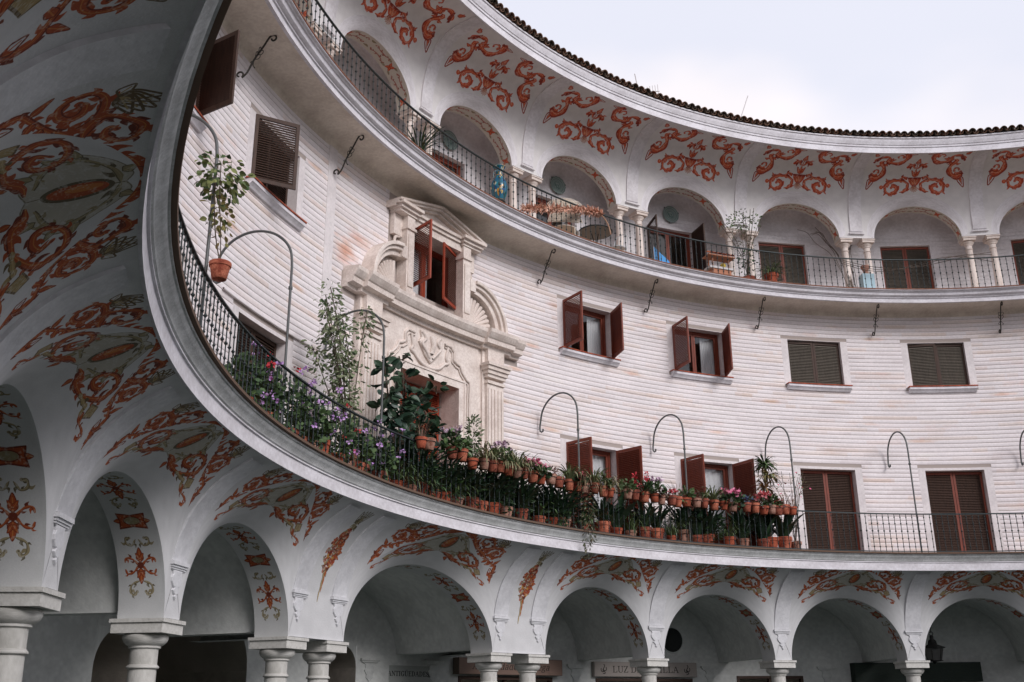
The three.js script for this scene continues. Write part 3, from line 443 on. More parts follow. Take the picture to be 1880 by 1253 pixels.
M.greyslat = std({ map: rep(noiseTex(256, (x, y) => { const n = fbm(x * 20, y * 4, 3, 20, 4); return [lerp(84, 114, n), lerp(78, 106, n), lerp(70, 96, n)]; }, true), 2), roughness: 0.8 });
function opening(name, o, R, st) {
  const { c, hw, y0, y1 } = o, h = y1 - y0, g = group(name, B), dp = st.depth || 0.26, bb = (...a) => bend(box(...a, Math.max(1, Math.ceil((a[1] - a[0]) / 0.3))), c, R), sm_ = st.surround || M.plainwall;
  mesh('reveal', [bb(-hw - 0.03, -hw, y0, y1, -dp - 0.06, -0.022), bb(hw, hw + 0.03, y0, y1, -dp - 0.06, -0.022), bb(-hw, hw, y1, y1 + 0.03, -dp - 0.06, -0.022), bb(-hw, hw, y0 - 0.03, y0, -dp - 0.06, -0.022)], sm_, g);
  if (st.margin !== 0) { const sg = [bb(-hw - 0.2, -hw, y0 - 0.02, y1, -0.02, 0.001), bb(hw, hw + 0.2, y0 - 0.02, y1, -0.02, 0.001)]; sg.push(bb(-hw - 0.2, hw + 0.2, y1, y1 + (st.head || 0.012), -0.02, 0.001)); mesh('surround', sg, sm_, g); }
  if (st.sill) { mesh('sill', mould([[-0.02, y0 - 0.17], [0.05, y0 - 0.17], [0.07, y0 - 0.14], [0.11, y0 - 0.1], [0.13, y0 - 0.09], [0.13, y0 - 0.025], [-0.02, y0 - 0.025]], -hw - 0.14, hw + 0.14, c, R), M.cornice, g); mesh('sill_tile', bb(-hw - 0.16, hw + 0.16, y0 - 0.024, y0 + 0.003, -0.2, 0.15), M.terra, g); }
  const z = -dp, f = 0.07, leafW = hw - f / 2 - 0.02;
  mesh('frame', put_(merge([box(-hw, -hw + f, 0, h, z - 0.04, z + 0.04), box(hw - f, hw, 0, h, z - 0.04, z + 0.04), box(-hw + f, hw - f, h - f, h, z - 0.04, z + 0.04), box(-hw + f, hw - f, 0, f, z - 0.04, z + 0.04)]), c, R, y0), st.frame || M.wood, g);
  if (st.glass) {
    const cz = z - 0.01, s = 0.055; for (const sd of [-1, 1]) { const a = sd < 0 ? -hw + f : 0.004, b = sd < 0 ? -0.004 : hw - f; mesh('casement', put_(merge([box(a, a + s, f, h - f, cz - 0.02, cz + 0.03), box(b - s, b, f, h - f, cz - 0.02, cz + 0.03), box(a + s, b - s, f, f + s + (h > 2 ? 0.5 : 0), cz - 0.02, cz + 0.03), box(a + s, b - s, h - f - s, h - f, cz - 0.02, cz + 0.03)]), c, R, y0), st.frame || M.wood, g); mesh('pane', put_(box(a + s, b - s, f + s + (h > 2 ? 0.5 : 0), h - f - s, cz - 0.003, cz + 0.003), c, R, y0), M.glass, g); }
    if (st.curtain) for (const [a, b] of st.curtain) mesh('curtain', put_(grid(40, 1, (s, t) => [lerp(a, b, s), lerp(f, h - f, t), z - 0.12 + 0.02 * Math.sin(s * 46) * (1 - 0.3 * t), s, t]), c, R, y0), M.curtain, g);
  }
  if (st.leaves) {
    const G = shutterGeo(hw - 0.012, h - 0.03, h > 2 && !!st.glass);
    st.leaves.forEach((ang, i) => { if (ang === null) return; const u = i ? hw - 0.006 : -hw + 0.006, zz = ang > 15 ? 0.02 : st.leafZ ?? -0.1; for (const [n, q, m] of [['shutter', G.fr, st.leafMat || M.wood], ['shutter_slats', i ? G.sr : G.sl, st.slatMat || st.leafMat || M.wood]]) { const s = mesh(n, q, m, g); put(s, c, R, u, y0 + 0.015, zz, i ? Math.PI + ang * D2R : -ang * D2R); } });
  }
  return g;
}
function put_(geo, c, R, y) { geo = ni(geo); const m = new THREE.Matrix4().makeRotationY(c * D2R + Math.PI).setPosition(R * Math.sin(c * D2R), y, R * Math.cos(c * D2R)); return geo.applyMatrix4(m); }
const closedDark = { leaves: [1.5, 0.8], leafMat: M.darkwood, slatMat: M.greyslat, frame: M.darkwood, sill: true };
const winStyle = { 29.9: closedDark, 42.3: { ...closedDark, leaves: [7, 0.8] }, 54.75: closedDark,
  67.4: { glass: true, curtain: [[0.3, 0.72]], leaves: [92, 70], leafMat: M.wood, sill: true }, 80: { glass: true, curtain: [[0.3, 0.74]], leaves: [92, 70], leafMat: M.wood, sill: true },
  117.4: { leafZ: -0.2, leaves: [44, 1], leafMat: M.darkwood, frame: M.darkwood, sill: true }, 129.9: { leaves: [1, 63], leafMat: M.darkwood, frame: M.wood, sill: true } };
const dd = { leaves: [0.6, 0.4], leafMat: M.wood, slatMat: M.darkwood, frame: M.wood, leafZ: -0.2, head: 0.07 };
const doorStyle = { 29.9: dd, 42.3: dd, 54.75: dd, 67.4: { glass: true, curtain: [[-0.72, 0.72]], leaves: [76, 98], leafMat: M.wood, head: 0.07 }, 80: { glass: true, curtain: [[-0.2, 0.72]], leaves: [80, 100], leafMat: M.wood, head: 0.07 }, 117.4: { ...dd, leafMat: M.darkwood, frame: M.darkwood }, 129.9: dd };
for (const o of openings) { if (o.t === 'window') opening('window', o, RW, winStyle[o.c]); if (o.t === 'door') opening('balcony_door', o, RW, doorStyle[o.c]); }
opening('portal_door', openings.find((o) => o.t === 'portal_door'), RW, { depth: 0.55, margin: 0, surround: M.stone, leaves: [0.5, 0.5], leafMat: M.redwood, leafZ: -0.48, frame: M.redwood });
opening('portal_window', openings.find((o) => o.t === 'portal_window'), RW, { depth: 0.3, margin: 0, surround: M.stone, glass: true, curtain: [[-0.72, 0.25]], leaves: [104, 17], leafMat: M.redwood, slatMat: M.wood, frame: M.redwood });
mesh('room_wall', ring([[18.9, 5.3], [18.9, 12.5]], T0, T1, 0, 3), M.room, B);
for (const y of [8.9, 12.42]) mesh('room_ceiling', ring([[16.5, y], [18.9, y]], T0, T1, 0, 3), M.room, B);

M.tiledge = surf(toneTex(256, [120, 78, 60], [168, 118, 96], 6, 32, 16), 1.5, 0.002);
// upper balcony ---------------------------------------------------------------
mesh('upper_balcony_soffit', ring([[RW + 0.02, 12.22], [16.43, 12.3], [16.38, 12.36], [16.28, 12.4], [16.1, 12.415], [15.62, 12.415], [15.58, 12.385]], T0, T1, 0.9), surf(toneTex(512, [208, 196, 182], [232, 222, 208], 6, 48, 35), 0.5, 0.004), B);
mesh('upper_balcony_fascia', ring([[15.58, 12.39], [15.575, 12.362], [15.51, 12.36], [15.505, 12.475], [15.475, 12.48], [15.47, 12.505], [15.44, 12.515], [15.405, 12.545], [15.39, 12.585], [15.385, 12.615], [15.355, 12.62], [15.345, 12.648], [15.3, 12.652], [15.3, 12.67], [15.34, 12.671]], T0, T1), M.cornice, B);
mesh('upper_balcony_tile_edge', [ring([[15.33, 12.668], [15.285, 12.672], [15.28, 12.694], [15.4, 12.697]], T0, T1)], M.tiledge, B);
mesh('upper_balcony_floor', ring([[15.4, 12.695], [17.82, 12.7]], T0, T1, 0), surf(toneTex(256, [176, 152, 134], [208, 188, 170], 6, 32, 18), 1.2, 0.003), B);

// upper gallery ---------------------------------------------------------------
const UPC = []; for (let k = -1; k < 9; k++) UPC.push(35.9 + 12.57 * k);
for (let i = 0; i < UPC.length - 1; i++) {
  const c = (UPC[i] + UPC[i + 1]) / 2;
  arcadeBay({ c, hp: 6.285, aw: 4.45, cw: 5.15, y0: 14.86, rise: 1.07, yc0: 15.0, cr: 1.23, P: UP, RF: 16.65, RB: 17.06, Rn: 16.4, bulge: 0, lunMat: M.plaster, coveMat: M.upperCove, sofMat: M.upperSoffit,
    inner: (bg, arch, X, pk) => mesh('arch_back', grid(40, 1, (s, t) => { const A = arch(s * Math.PI); return pk(X(lerp(A[0], 6.285 * Math.cos(s * Math.PI), t), 17.06, lerp(A[1], 14.86 + 1.9 * Math.sin(s * Math.PI), t)), s * 4, t); }), M.plaster, bg) });
}
for (const th of UPC) {
  const g = group('upper_springer', B);
  rib(g, th, 0.66, UP, 15.03, 0.04, M.plaster);
  mesh('rib_ledge', bend(merge([box(-0.23, 0.23, 14.995, 15.04, -0.03, 0.07)]), th, 16.65), M.plaster, g);
  mesh('spring_block', [ring([[16.6, 14.862], [17.1, 14.862]], th - 1.9, th + 1.9, 0, 1)], M.plaster, g);
  for (const s of [-1, 1]) {
    const col = group('upper_column', B); face(col, th + s * 1.15, 16.83, 12.7);
    mesh('base', merge([box(-0.17, 0.17, 0, 0.06, -0.17, 0.17), lathe([[0.15, 0.06], [0.165, 0.09], [0.15, 0.12], [0.12, 0.13], [0.135, 0.16], [0.105, 0.19]], 20)]), M.stone, col);
    mesh('shaft', lathe([[0.105, 0.19], [0.106, 0.7], [0.098, 1.3], [0.09, 1.8]], 20), M.stone, col);
    mesh('capital', toCreasedNormals(lathe([[0.09, 1.78], [0.108, 1.79], [0.108, 1.81], [0.092, 1.815], [0.092, 1.92], [0.115, 1.93], [0.115, 1.95], [0.15, 1.985], [0.165, 2.02], [0.16, 2.04], [0.12, 2.045]], 24), 0.6), M.stone, col);
    mesh('abacus', [box(-0.18, 0.18, 2.045, 2.12, -0.2, 0.2), box(-0.2, 0.2, 2.12, 2.158, -0.22, 0.22)], M.stone, col);
  }
}
const galOpen = []; for (let i = 0; i < UPC.length - 1; i++) galOpen.push({ c: (UPC[i] + UPC[i + 1]) / 2 + (i === 3 ? -0.5 : 0), hw: 0.76, y0: 12.72, y1: 15.15, i });
T.courseBump = noiseTex(256, (x, y) => { const v = (y * 8) % 1; return (v < 0.12 ? 0 : 1) * 0.9 + 0.1 * fbm(x * 32, y * 32, 2, 32, 32); });
M.galwall = std({ map: rep(T.plaster, 0.5), bumpMap: rep(T.courseBump, 1.06), bumpScale: 0.012 });
mesh('gallery_wall', wallCells(17.8, 12.7, 16.6, galOpen, 22, 150), M.galwall, B);
mesh('gallery_ceiling', ring([[17.8, 15.5], [17.78, 15.9], [17.6, 16.25], [17.3, 16.4], [17.06, 16.4]], T0, 150, 0.9, 1.5), M.plaster, B);
for (const o of galOpen) {
  const glassy = { glass: true, leaves: [100, 86], leafMat: M.darkwood, depth: 0.18, margin: 0.1, surround: M.plaster };
  const st = o.i === 1 || o.i === 2 || o.i === 0 ? { leaves: [0.6, 0.6], leafMat: M.wood, slatMat: M.greyslat, leafZ: -0.1, depth: 0.2, surround: M.plaster } : o.i === 3 ? glassy : { ...glassy, leaves: [null, null], frame: M.wood };
  opening('gallery_door', o, 17.8, { ...st, head: 0.05 });
}
mesh('gallery_room_wall', [ring([[19.6, 12.6], [19.6, 16.6]], T0, 150, 0, 3), ring([[17.82, 16.6], [19.6, 16.6]], T0, 150, 0, 3), ring([[17.82, 12.69], [19.6, 12.69]], T0, 150, 0, 3)], M.room, B);

// roof ------------------------------------------------------------------------
mesh('roof_cornice', ring([[14.95, 16.94], [14.9, 16.75], [14.84, 16.74], [14.83, 16.91], [14.805, 16.915], [14.8, 16.965], [14.78, 16.975], [14.755, 17.04], [14.735, 17.08], [14.73, 17.14], [14.70, 17.145], [14.70, 17.185], [14.8, 17.19]], T0, 150), M.cornice, B);
const roof = group('roof', B);
mesh('roof_deck', ring([[14.74, 17.2], [17.9, 18.1], [20, 17.6]], T0, 150, 0, 2), M.tile, roof);
{
  const cov = [], pan = [];
  for (let v = 0; v < 3; v++) {
    const mk = (r, len, up) => { const g = ni(grid(10, 3, (a, t) => { const al = Math.PI * a, rr = r * (1 - 0.12 * t); return [Math.cos(al) * rr, (up ? 1 : -1) * Math.sin(al) * rr, -t * len, a * 0.3, t * len]; })); const g2 = ni(grid(10, 3, (a, t) => { const al = Math.PI * a, rr = (r - 0.016) * (1 - 0.12 * t); return [Math.cos(al) * rr, (up ? 1 : -1) * Math.sin(al) * rr, -t * len, a * 0.3, t * len]; })); const lip = ni(grid(10, 1, (a, t) => { const al = Math.PI * a, rr = r - 0.016 * t; return [Math.cos(al) * rr, (up ? 1 : -1) * Math.sin(al) * rr, 0, a * 0.3, t * 0.02]; })); return merge([g, g2, lip]); };
    cov.push(mk(0.09 + v * 0.004, 0.62, true)); pan.push(mk(0.085, 0.62, false));
  }
  const tm = [M.tile, surf(toneTex(256, [50, 48, 42], [112, 92, 76], 5, 30, 41), 1.7, 0.003), surf(toneTex(256, [70, 60, 50], [160, 104, 78], 5, 30, 43), 1.7, 0.003)], r = rng(90), st = 0.215 / 14.7 / D2R;
  for (let th = 24, k = 0; th < 130; th += st, k++) for (const [gs, rr, y, n, off] of [[cov, 14.60, 17.235, 'cover_tile', 0], [pan, 14.63, 17.275, 'pan_tile', st / 2]]) { const o = mesh(n, gs[Math.floor(r() * 3)], tm[Math.floor(r() * 3)], roof); face(o, th + off + (r() - 0.5) * 0.05, rr + (r() - 0.5) * 0.03, y + (r() - 0.5) * 0.012); o.rotation.order = 'YXZ'; o.rotation.x = 0.27; }
}
mesh('roof_field', ring([[15.2, 17.38], [17.9, 18.16]], T0, 150, 0, 2), M.tile, roof);
mesh('end_wall', [T0, T1].map((t) => ni(grid(1, 1, (a, b) => { const q = pol(t, lerp(16.5, 19.6, a), lerp(0, 17.5, b)); return [q.x, q.y, q.z, a * 3, b * 17]; }))), M.plainwall, B);
mesh('rear_wall', ring([[19.65, 4.95], [19.65, 17.6]], T0, T1, 0, 3), M.plainwall, B);

// carved portal ---------------------------------------------------------------
{
  const g = group('portal', B), bb = (...a) => bbox(POR, ...a), m2 = (f) => [f(1), f(-1)];
  const ub = (s, a, b) => (s > 0 ? [a, b] : [-b, -a]);
  mesh('portal_panel', [bb(-1.75, -0.97, 5.33, 9.5, -0.03, 0.035), bb(0.97, 1.75, 5.33, 9.5, -0.03, 0.035), bb(-0.97, 0.97, 8.36, 9.5, -0.03, 0.035)], M.stone, g);
  mesh('door_architrave', [...m2((s) => bb(...ub(s, 0.97, 1.13), 5.33, 8.52, 0.03, 0.075)), bb(-0.97, 0.97, 8.36, 8.52, 0.03, 0.075), ...m2((s) => bb(...ub(s, 1.13, 1.17), 5.33, 8.56, 0.03, 0.095)), bb(-1.13, 1.13, 8.52, 8.56, 0.03, 0.095)], M.stone, g);
  for (const s of [1, -1]) {
    const p = (a, b) => ub(s, a, b);
    mesh('pilaster', [bb(...p(1.72, 2.42), 5.33, 9.5, -0.03, 0.09), bb(...p(1.8, 2.34), 5.33, 8.72, 0.085, 0.17), ...[0, 1, 2, 3, 4].map((i) => bb(...p(1.82 + i * 0.108, 1.888 + i * 0.108), 5.6, 8.55, 0.165, 0.195))], M.stone, g);
    mesh('pilaster_capital', [bb(...p(1.78, 2.36), 8.66, 8.73, 0.085, 0.21), bb(...p(1.77, 2.37), 8.8, 8.88, 0.085, 0.22), bb(...p(1.74, 2.40), 8.88, 8.97, 0.085, 0.26), bb(...p(1.71, 2.43), 8.97, 9.06, 0.085, 0.3), bb(...p(1.68, 2.46), 9.06, 9.13, 0.085, 0.34), bb(...p(1.8, 2.34), 9.13, 9.52, 0.085, 0.2)], M.stone, g);
    mesh('frieze_moulding', [[[0.5, 9.27], [0.72, 9.27], [0.82, 9.17], [0.82, 8.98], [0.93, 8.92], [1.02, 8.9], [1.1, 8.76], [1.25, 8.62], [1.34, 8.58], [1.34, 7.7]], [[0.5, 9.2], [0.68, 9.2], [0.75, 9.14], [0.75, 8.93], [0.88, 8.84], [0.97, 8.82], [1.04, 8.7], [1.2, 8.55], [1.27, 8.52], [1.27, 7.7]]].map((P, i) => bend(tube(P.flatMap((q, k) => (k ? [[lerp(P[k - 1][0], q[0], 0.5) * s, lerp(P[k - 1][1], q[1], 0.5), 0.05], [q[0] * s, q[1], 0.05]] : [[q[0] * s, q[1], 0.05]])), i ? 0.022 : 0.034, 80, 5), POR)), M.stone, g);
    mesh('garland', bend(tube([[0.62 * s, 9.22, 0.05], [0.56 * s, 8.95, 0.05], [0.62 * s, 8.86, 0.05], [0.5 * s, 8.8, 0.05], [0.32 * s, 8.66, 0.06], [0.12 * s, 8.6, 0.06], [0, 8.59, 0.06]], 0.04, 50, 5), POR), M.stone, g);
    // quarter-round pediment with a scallop shell
    const C = [1.28, 9.92], arc = (r, a) => [(C[0] + r * Math.cos(a)) * s, C[1] + r * Math.sin(a)];
    const sector = (r0, r1, a0, a1, d0, d1, n = 18) => { const P = []; for (let i = 0; i <= n; i++) P.push(arc(r1, lerp(a0, a1, i / n))); for (let i = n; i >= 0; i--) P.push(arc(r0, lerp(a0, a1, i / n))); return bend(slab(P, d0, d1, 0.008), POR); };
    mesh('quarter_pediment', [sector(0.98, 1.06, 0, Math.PI / 2, 0, 0.34), sector(0.9, 0.982, 0, Math.PI / 2, 0, 0.28), sector(0.78, 0.902, 0, Math.PI / 2, 0, 0.2), bb(...p(1.1, 1.29), 10.7, 10.98, 0, 0.28)], M.stone, g);
    mesh('scallop_back', sector(0.02, 0.8, 0, Math.PI / 2, -0.02, 0.02), M.stone, g);
    for (let i = 0; i < 9; i++) { const a = (i + 0.5) / 9 * Math.PI / 2, e = arc(0.7, a), b0 = arc(0.1, a); mesh('scallop_rib', bend(tube([[b0[0], b0[1], 0.02], [lerp(b0[0], e[0], 0.5), lerp(b0[1], e[1], 0.5), 0.05], [e[0], e[1], 0.07]], 0.05, 6, 6), POR), M.stone, g); }
    // aedicule post beside the upper window
    const q = (a, b) => ub(s, a, b);
    mesh('aedicule_post', [bb(...q(0.86, 1.12), 9.92, 11.42, 0, 0.26), bb(...q(0.9, 1.08), 10.1, 11.3, 0.255, 0.285), bb(...q(0.83, 1.15), 9.92, 10.02, 0, 0.3), bb(...q(0.83, 1.15), 11.42, 11.48, 0, 0.3), bb(...q(0.86, 1.12), 11.48, 11.74, 0, 0.27), bb(...q(1.12, 1.4), 11.25, 11.74, 0, 0.12)], M.stone, g);
    mesh('aedicule_capital', [bb(...q(0.82, 1.42), 11.74, 11.8, 0, 0.3), bb(...q(0.78, 1.46), 11.8, 11.87, 0, 0.36), bb(...q(0.74, 1.5), 11.87, 11.94, 0, 0.43)], M.stone, g);
    mesh('aedicule_scroll', bend(merge([tube([[1.16 * s, 11.25, 0.08], [1.3 * s, 11.2, 0.08], [1.32 * s, 11.05, 0.08], [1.22 * s, 11.0, 0.08], [1.2 * s, 11.1, 0.08], [1.26 * s, 11.12, 0.08]], 0.035, 30, 6), tube([[1.2 * s, 11.0, 0.06], [1.17 * s, 10.9, 0.06], [1.15 * s, 10.8, 0.06]], 0.04, 10, 6)]), POR), M.stone, g);
    const rk = (a, b, d) => bend(slab([[0, 12.36 - a], [1.55 * s, 11.97 - a], [1.55 * s, 11.97 - b], [0, 12.36 - b]], 0, d, 0.006), POR);
    mesh('raking_cornice', [rk(0, 0.055, 0.4), rk(0.055, 0.11, 0.34), rk(0.11, 0.16, 0.25)], M.stone, g);
  }
  mesh('tympanum', bend(slab([[-1.4, 11.9], [1.4, 11.9], [0, 12.27]], 0, 0.14, 0.004), POR), M.stone, g);
  mesh('aedicule_entablature', [bb(-0.86, 0.86, 11.6, 11.78, -0.03, 0.2), bb(-0.78, 0.78, 11.78, 11.86, -0.03, 0.25), bb(-0.74, 0.74, 11.86, 11.93, -0.03, 0.3)], M.stone, g);
  const cp = (e) => [[-0.02, 9.48], [0.1 + e, 9.48], [0.12 + e, 9.55], [0.25 + e, 9.57], [0.26 + e, 9.67], [0.29 + e, 9.69], [0.33 + e, 9.74], [0.37 + e, 9.80], [0.38 + e, 9.88], [-0.02, 9.92]];
  mesh('entablature', [mould(cp(0), -2.92, -2.56, POR), mould(cp(0.1), -2.56, -1.62, POR), mould(cp(0), -1.62, 1.62, POR), mould(cp(0.1), 1.62, 2.56, POR), mould(cp(0), 2.56, 2.92, POR)], M.stone, g);
  const sh = [[-0.34, 9.36], [-0.3, 9.22], [-0.38, 9.1], [-0.28, 8.98], [-0.2, 8.86], [-0.06, 8.74], [0, 8.7]];
  mesh('cartouche', bend(merge([slab(sh.concat(sh.slice(0, -1).reverse().map(([a, b]) => [-a, b])), 0.02, 0.1, 0.02), tube([[-0.3, 9.34, 0.09], [-0.2, 9.2, 0.11], [-0.3, 9.08, 0.1], [-0.18, 8.94, 0.1], [-0.04, 8.8, 0.09]], 0.04, 30, 6), tube([[0.3, 9.34, 0.09], [0.2, 9.2, 0.11], [0.3, 9.08, 0.1], [0.18, 8.94, 0.1], [0.04, 8.8, 0.09]], 0.04, 30, 6), tube([[0, 9.3, 0.1], [0.03, 9.1, 0.13], [0, 8.9, 0.1]], 0.06, 12, 6)]), POR), M.stone, g);
}
console.log('building done');

// wall closing the straight side of the plaza, behind and right of the camera (darkens the low sky for the arcade, mirrored in the panes)
{
  const W = thing('plaza_wall', 'tall plain rendered wall closing the straight side of the plaza, opposite the curved front', 'wall');
  mesh('wall_body', box(-0.5, 0.5, 0, 5.5, -30, 30).translate(-7.5, 0, 0), M.oldwall || (M.oldwall = surf(toneTex(256, [120, 108, 96], [150, 138, 124], 5, 30, 71), 0.3, 0.004)), W);
  mesh('coping', box(-0.62, 0.62, 5.5, 5.68, -30, 30).translate(-7.5, 0, 0), M.tile, W);
}

// ---------------------------------------------------------------- railings
function railing(label, R, y0, h, a, b, step) {
  const g = thing('balcony_railing', label, 'railing'), k = (f, r) => [[0.0085, f - 0.026], [r * 0.6, f - 0.02], [r * 0.6, f - 0.012], [r, f - 0.006], [r, f + 0.006], [r * 0.6, f + 0.012], [r * 0.6, f + 0.02], [0.0085, f + 0.026]];
  const geo = lathe([[0.014, 0], [0.014, 0.02], [0.0085, 0.03], ...k(h * 0.16, 0.019), ...k(h * 0.36, 0.02), ...k(h * 0.55, 0.025), ...k(h * 0.74, 0.02), ...k(h * 0.9, 0.018), [0.0085, h - 0.03]], 7);
  mesh('top_rail', ring([[R - 0.022, y0 + h - 0.03], [R + 0.022, y0 + h - 0.03], [R + 0.022, y0 + h - 0.008], [R + 0.012, y0 + h], [R - 0.012, y0 + h], [R - 0.022, y0 + h - 0.008], [R - 0.022, y0 + h - 0.03]], a, b, 0.5, 1), M.iron, g);
  mesh('bottom_rail', ring([[R - 0.014, y0 + 0.035], [R + 0.014, y0 + 0.035], [R + 0.014, y0 + 0.055], [R - 0.014, y0 + 0.055], [R - 0.014, y0 + 0.035]], a, b, 0.5, 1), M.iron, g);
  for (let t = a + 0.2; t < b; t += step) { const m = mesh('baluster', geo, M.iron, g); m.position.copy(pol(t, R, y0)); }
}
railing('dark green iron railing with knobbed bars along the lower flower balcony', 15.01, 5.32, 1.01, 33, 148, 0.6);
railing('dark iron railing with knobbed bars along the arcaded top gallery', 15.44, 12.7, 0.955, 27, 128, 0.62);

const ORD = ['rightmost', 'second from the right', 'third from the right', 'fourth from the right', 'fifth from the right', 'sixth from the right', 'seventh from the right', 'eighth from the right', 'ninth from the right'];
// arched pipes over the balcony
[[36.1, 'cut off by the right edge of the photo'], [48.7, 'between the two closed louvred doors'], [61.25, 'above the tall dracaena by the louvred door'], [73.35, 'between the two open curtained doors'], [86, 'first one right of the carved portal'], [110.75, 'standing in the variegated shrub left of the portal'], [123.8, 'the tall one above the lilac geraniums'], [136.4, 'leftmost, with a vine climbing it']].forEach(([th, w]) => {
  const g = thing('arched_pipe', 'grey arched pipe over the balcony, ' + w, 'pipe', 'arched pipes over the lower balcony'); face(g, th, 15.1, 5.32);
  const P = [[0, 0, 0], [0, 1.2, 0], [0, 2.5, 0], [0, 2.75, -0.005]]; for (let i = 1; i <= 8; i++) { const a = i / 8 * Math.PI * 0.98; P.push([0, 2.75 + 0.58 * Math.sin(a), -0.62 + 0.62 * Math.cos(a)]); } P.push([0, 2.62, -1.27], [0, 2.53, -1.25], [0, 2.52, -1.17], [0, 2.58, -1.16]);
  mesh('pipe', tube(P, 0.021, 90, 8), M.pipe, g); mesh('collar', lathe([[0.02, 2.3], [0.032, 2.305], [0.032, 2.35], [0.02, 2.355]], 10), M.pipe, g); mesh('foot_plate', box(-0.05, 0.05, 0.002, 0.012, -0.05, 0.05), M.pipe, g);
});
// scrolled brackets below the upper balcony
[36, 48.5, 60.9, 73.35, 85.8, 110.6, 123.0].forEach((th, i) => {
  const g = thing('scroll_bracket', 'iron S-shaped bracket under the upper balcony, ' + ORD[i] + ' of seven', 'bracket', 'scrolled iron brackets'); face(g, th, RW, 11.62);
  const cu = (cy, cz, r, a0, a1, n) => Array.from({ length: n + 1 }, (_, k) => { const a = lerp(a0, a1, k / n), rr = r * (1 - 0.62 * k / n); return [0, cy + rr * Math.sin(a), cz + rr * Math.cos(a)]; });
  const low = cu(0.1, 0.07, 0.075, -0.9, 4.6, 10), top = cu(0.74, 0.63, 0.075, -3.6, -9.4, 10);
  mesh('scroll_bar', tube([...low.slice().reverse(), [0, 0.12, 0.2], [0, 0.34, 0.3], [0, 0.6, 0.46], ...top], 0.016, 110, 6), M.rustiron, g);
  const orn = []; for (const s of [-1, 1]) for (const [y, z, u] of [[0.42, 0.36, 1], [0.3, 0.28, -1], [0.5, 0.41, 1]]) orn.push(tube([[0, y - 0.05 * u, z - 0.03 * u], [s * 0.05, y - 0.01, z], [s * 0.07, y + 0.04 * u, z + 0.02], [s * 0.045, y + 0.065 * u, z + 0.03], [s * 0.025, y + 0.045 * u, z + 0.02]], 0.007, 16, 5));
  mesh('curls', orn, M.rustiron, g);
});
// conduit along the wall by the left balcony door
mesh('wall_conduit', tube([0, 1, 2, 3, 4, 5, 6, 7, 8].map((i) => pol(122.3 - i * 1.32, RW - 0.03, 7.935 - 0.004 * (i % 2))), 0.022, 60, 6), M.plainwall, B);

// ---------------------------------------------------------------- plants
const vcol = (o = {}) => std({ vertexColors: true, roughness: 0.75, ...o });
M.leaf = vcol(); M.gloss = vcol({ roughness: 0.45 }); M.bark = std({ color: new THREE.Color(0.09, 0.065, 0.045) });
class VB {                                              // triangle collector with colours
  constructor() { this.p = []; this.c = []; }
  tri(a, b, c, k) { this.p.push(...a, ...b, ...c); this.c.push(...k, ...k, ...k); }
  quad(a, b, c, d, k) { this.tri(a, b, c, k); this.tri(a, c, d, k); }
  geo() { const g = new THREE.BufferGeometry(); g.setAttribute('position', new THREE.Float32BufferAttribute(this.p, 3)); g.setAttribute('color', new THREE.Float32BufferAttribute(this.c, 3)); g.computeVertexNormals(); return g; }
}
const mix = (a, b, t) => a.map((v, i) => lerp(v, b[i], t));
function blades(vb, n, o, seed) {
  const r = rng(seed);
  for (let i = 0; i < n; i++) {
    const az = r() * 6.283, L = lerp(o.len[0], o.len[1], r()), seg = 5; let el = lerp(o.el[0], o.el[1], r()), x = Math.cos(az) * o.base * r(), z = Math.sin(az) * o.base * r(), y = o.y || 0; const tw = (r() - 0.5) * 0.5, col = mix(o.c0, o.c1, r()), nx = -Math.sin(az + tw), nz = Math.cos(az + tw); let pl, pr;
    for (let k = 0; k <= seg; k++) {
      const t = k / seg, w = o.w * (0.55 + 1.5 * t * (1 - t)) * (t > 0.99 ? 0.05 : 1) * 0.5, a = [x - nx * w, y, z - nz * w], b = [x + nx * w, y, z + nz * w];
      if (k) { const mid = [(pl[0] + pr[0]) / 2, (pl[1] + pr[1]) / 2 - w * 0.25, (pl[2] + pr[2]) / 2]; vb.quad(pl, pr, b, a, col); }
      pl = a; pr = b; const d = L / seg; x += Math.cos(el) * Math.cos(az) * d; z += Math.cos(el) * Math.sin(az) * d; y += Math.sin(el) * d; el -= o.droop * (0.5 + r()) / seg * (0.6 + t);
    }
  }
}
function leafAt(vb, p, dir, size, wide, col, r) {       // folded pointed leaf
  const d = new THREE.Vector3(...dir).normalize(), s = new THREE.Vector3(r() - 0.5, r() - 0.5, r() - 0.5).cross(d).normalize(), u = s.clone().cross(d), P = new THREE.Vector3(...p), at = (a, b, c) => { const v = P.clone().addScaledVector(d, a * size).addScaledVector(s, b * size * wide).addScaledVector(u, c * size); return [v.x, v.y, v.z]; };
  const a = at(0, 0, 0), e = at(1, 0, -0.14), q1 = at(0.36, 0, -0.03), q2 = at(0.7, 0, -0.06); for (const s of [1, -1]) { const l1 = at(0.22, 0.36 * s, 0.05), l2 = at(0.5, 0.5 * s, 0.06), l3 = at(0.78, 0.34 * s, 0.0); vb.tri(a, q1, l1, col); vb.tri(l1, q1, l2, col); vb.tri(q1, q2, l2, col); vb.tri(l2, q2, l3, col); vb.tri(l3, q2, e, col); }
}
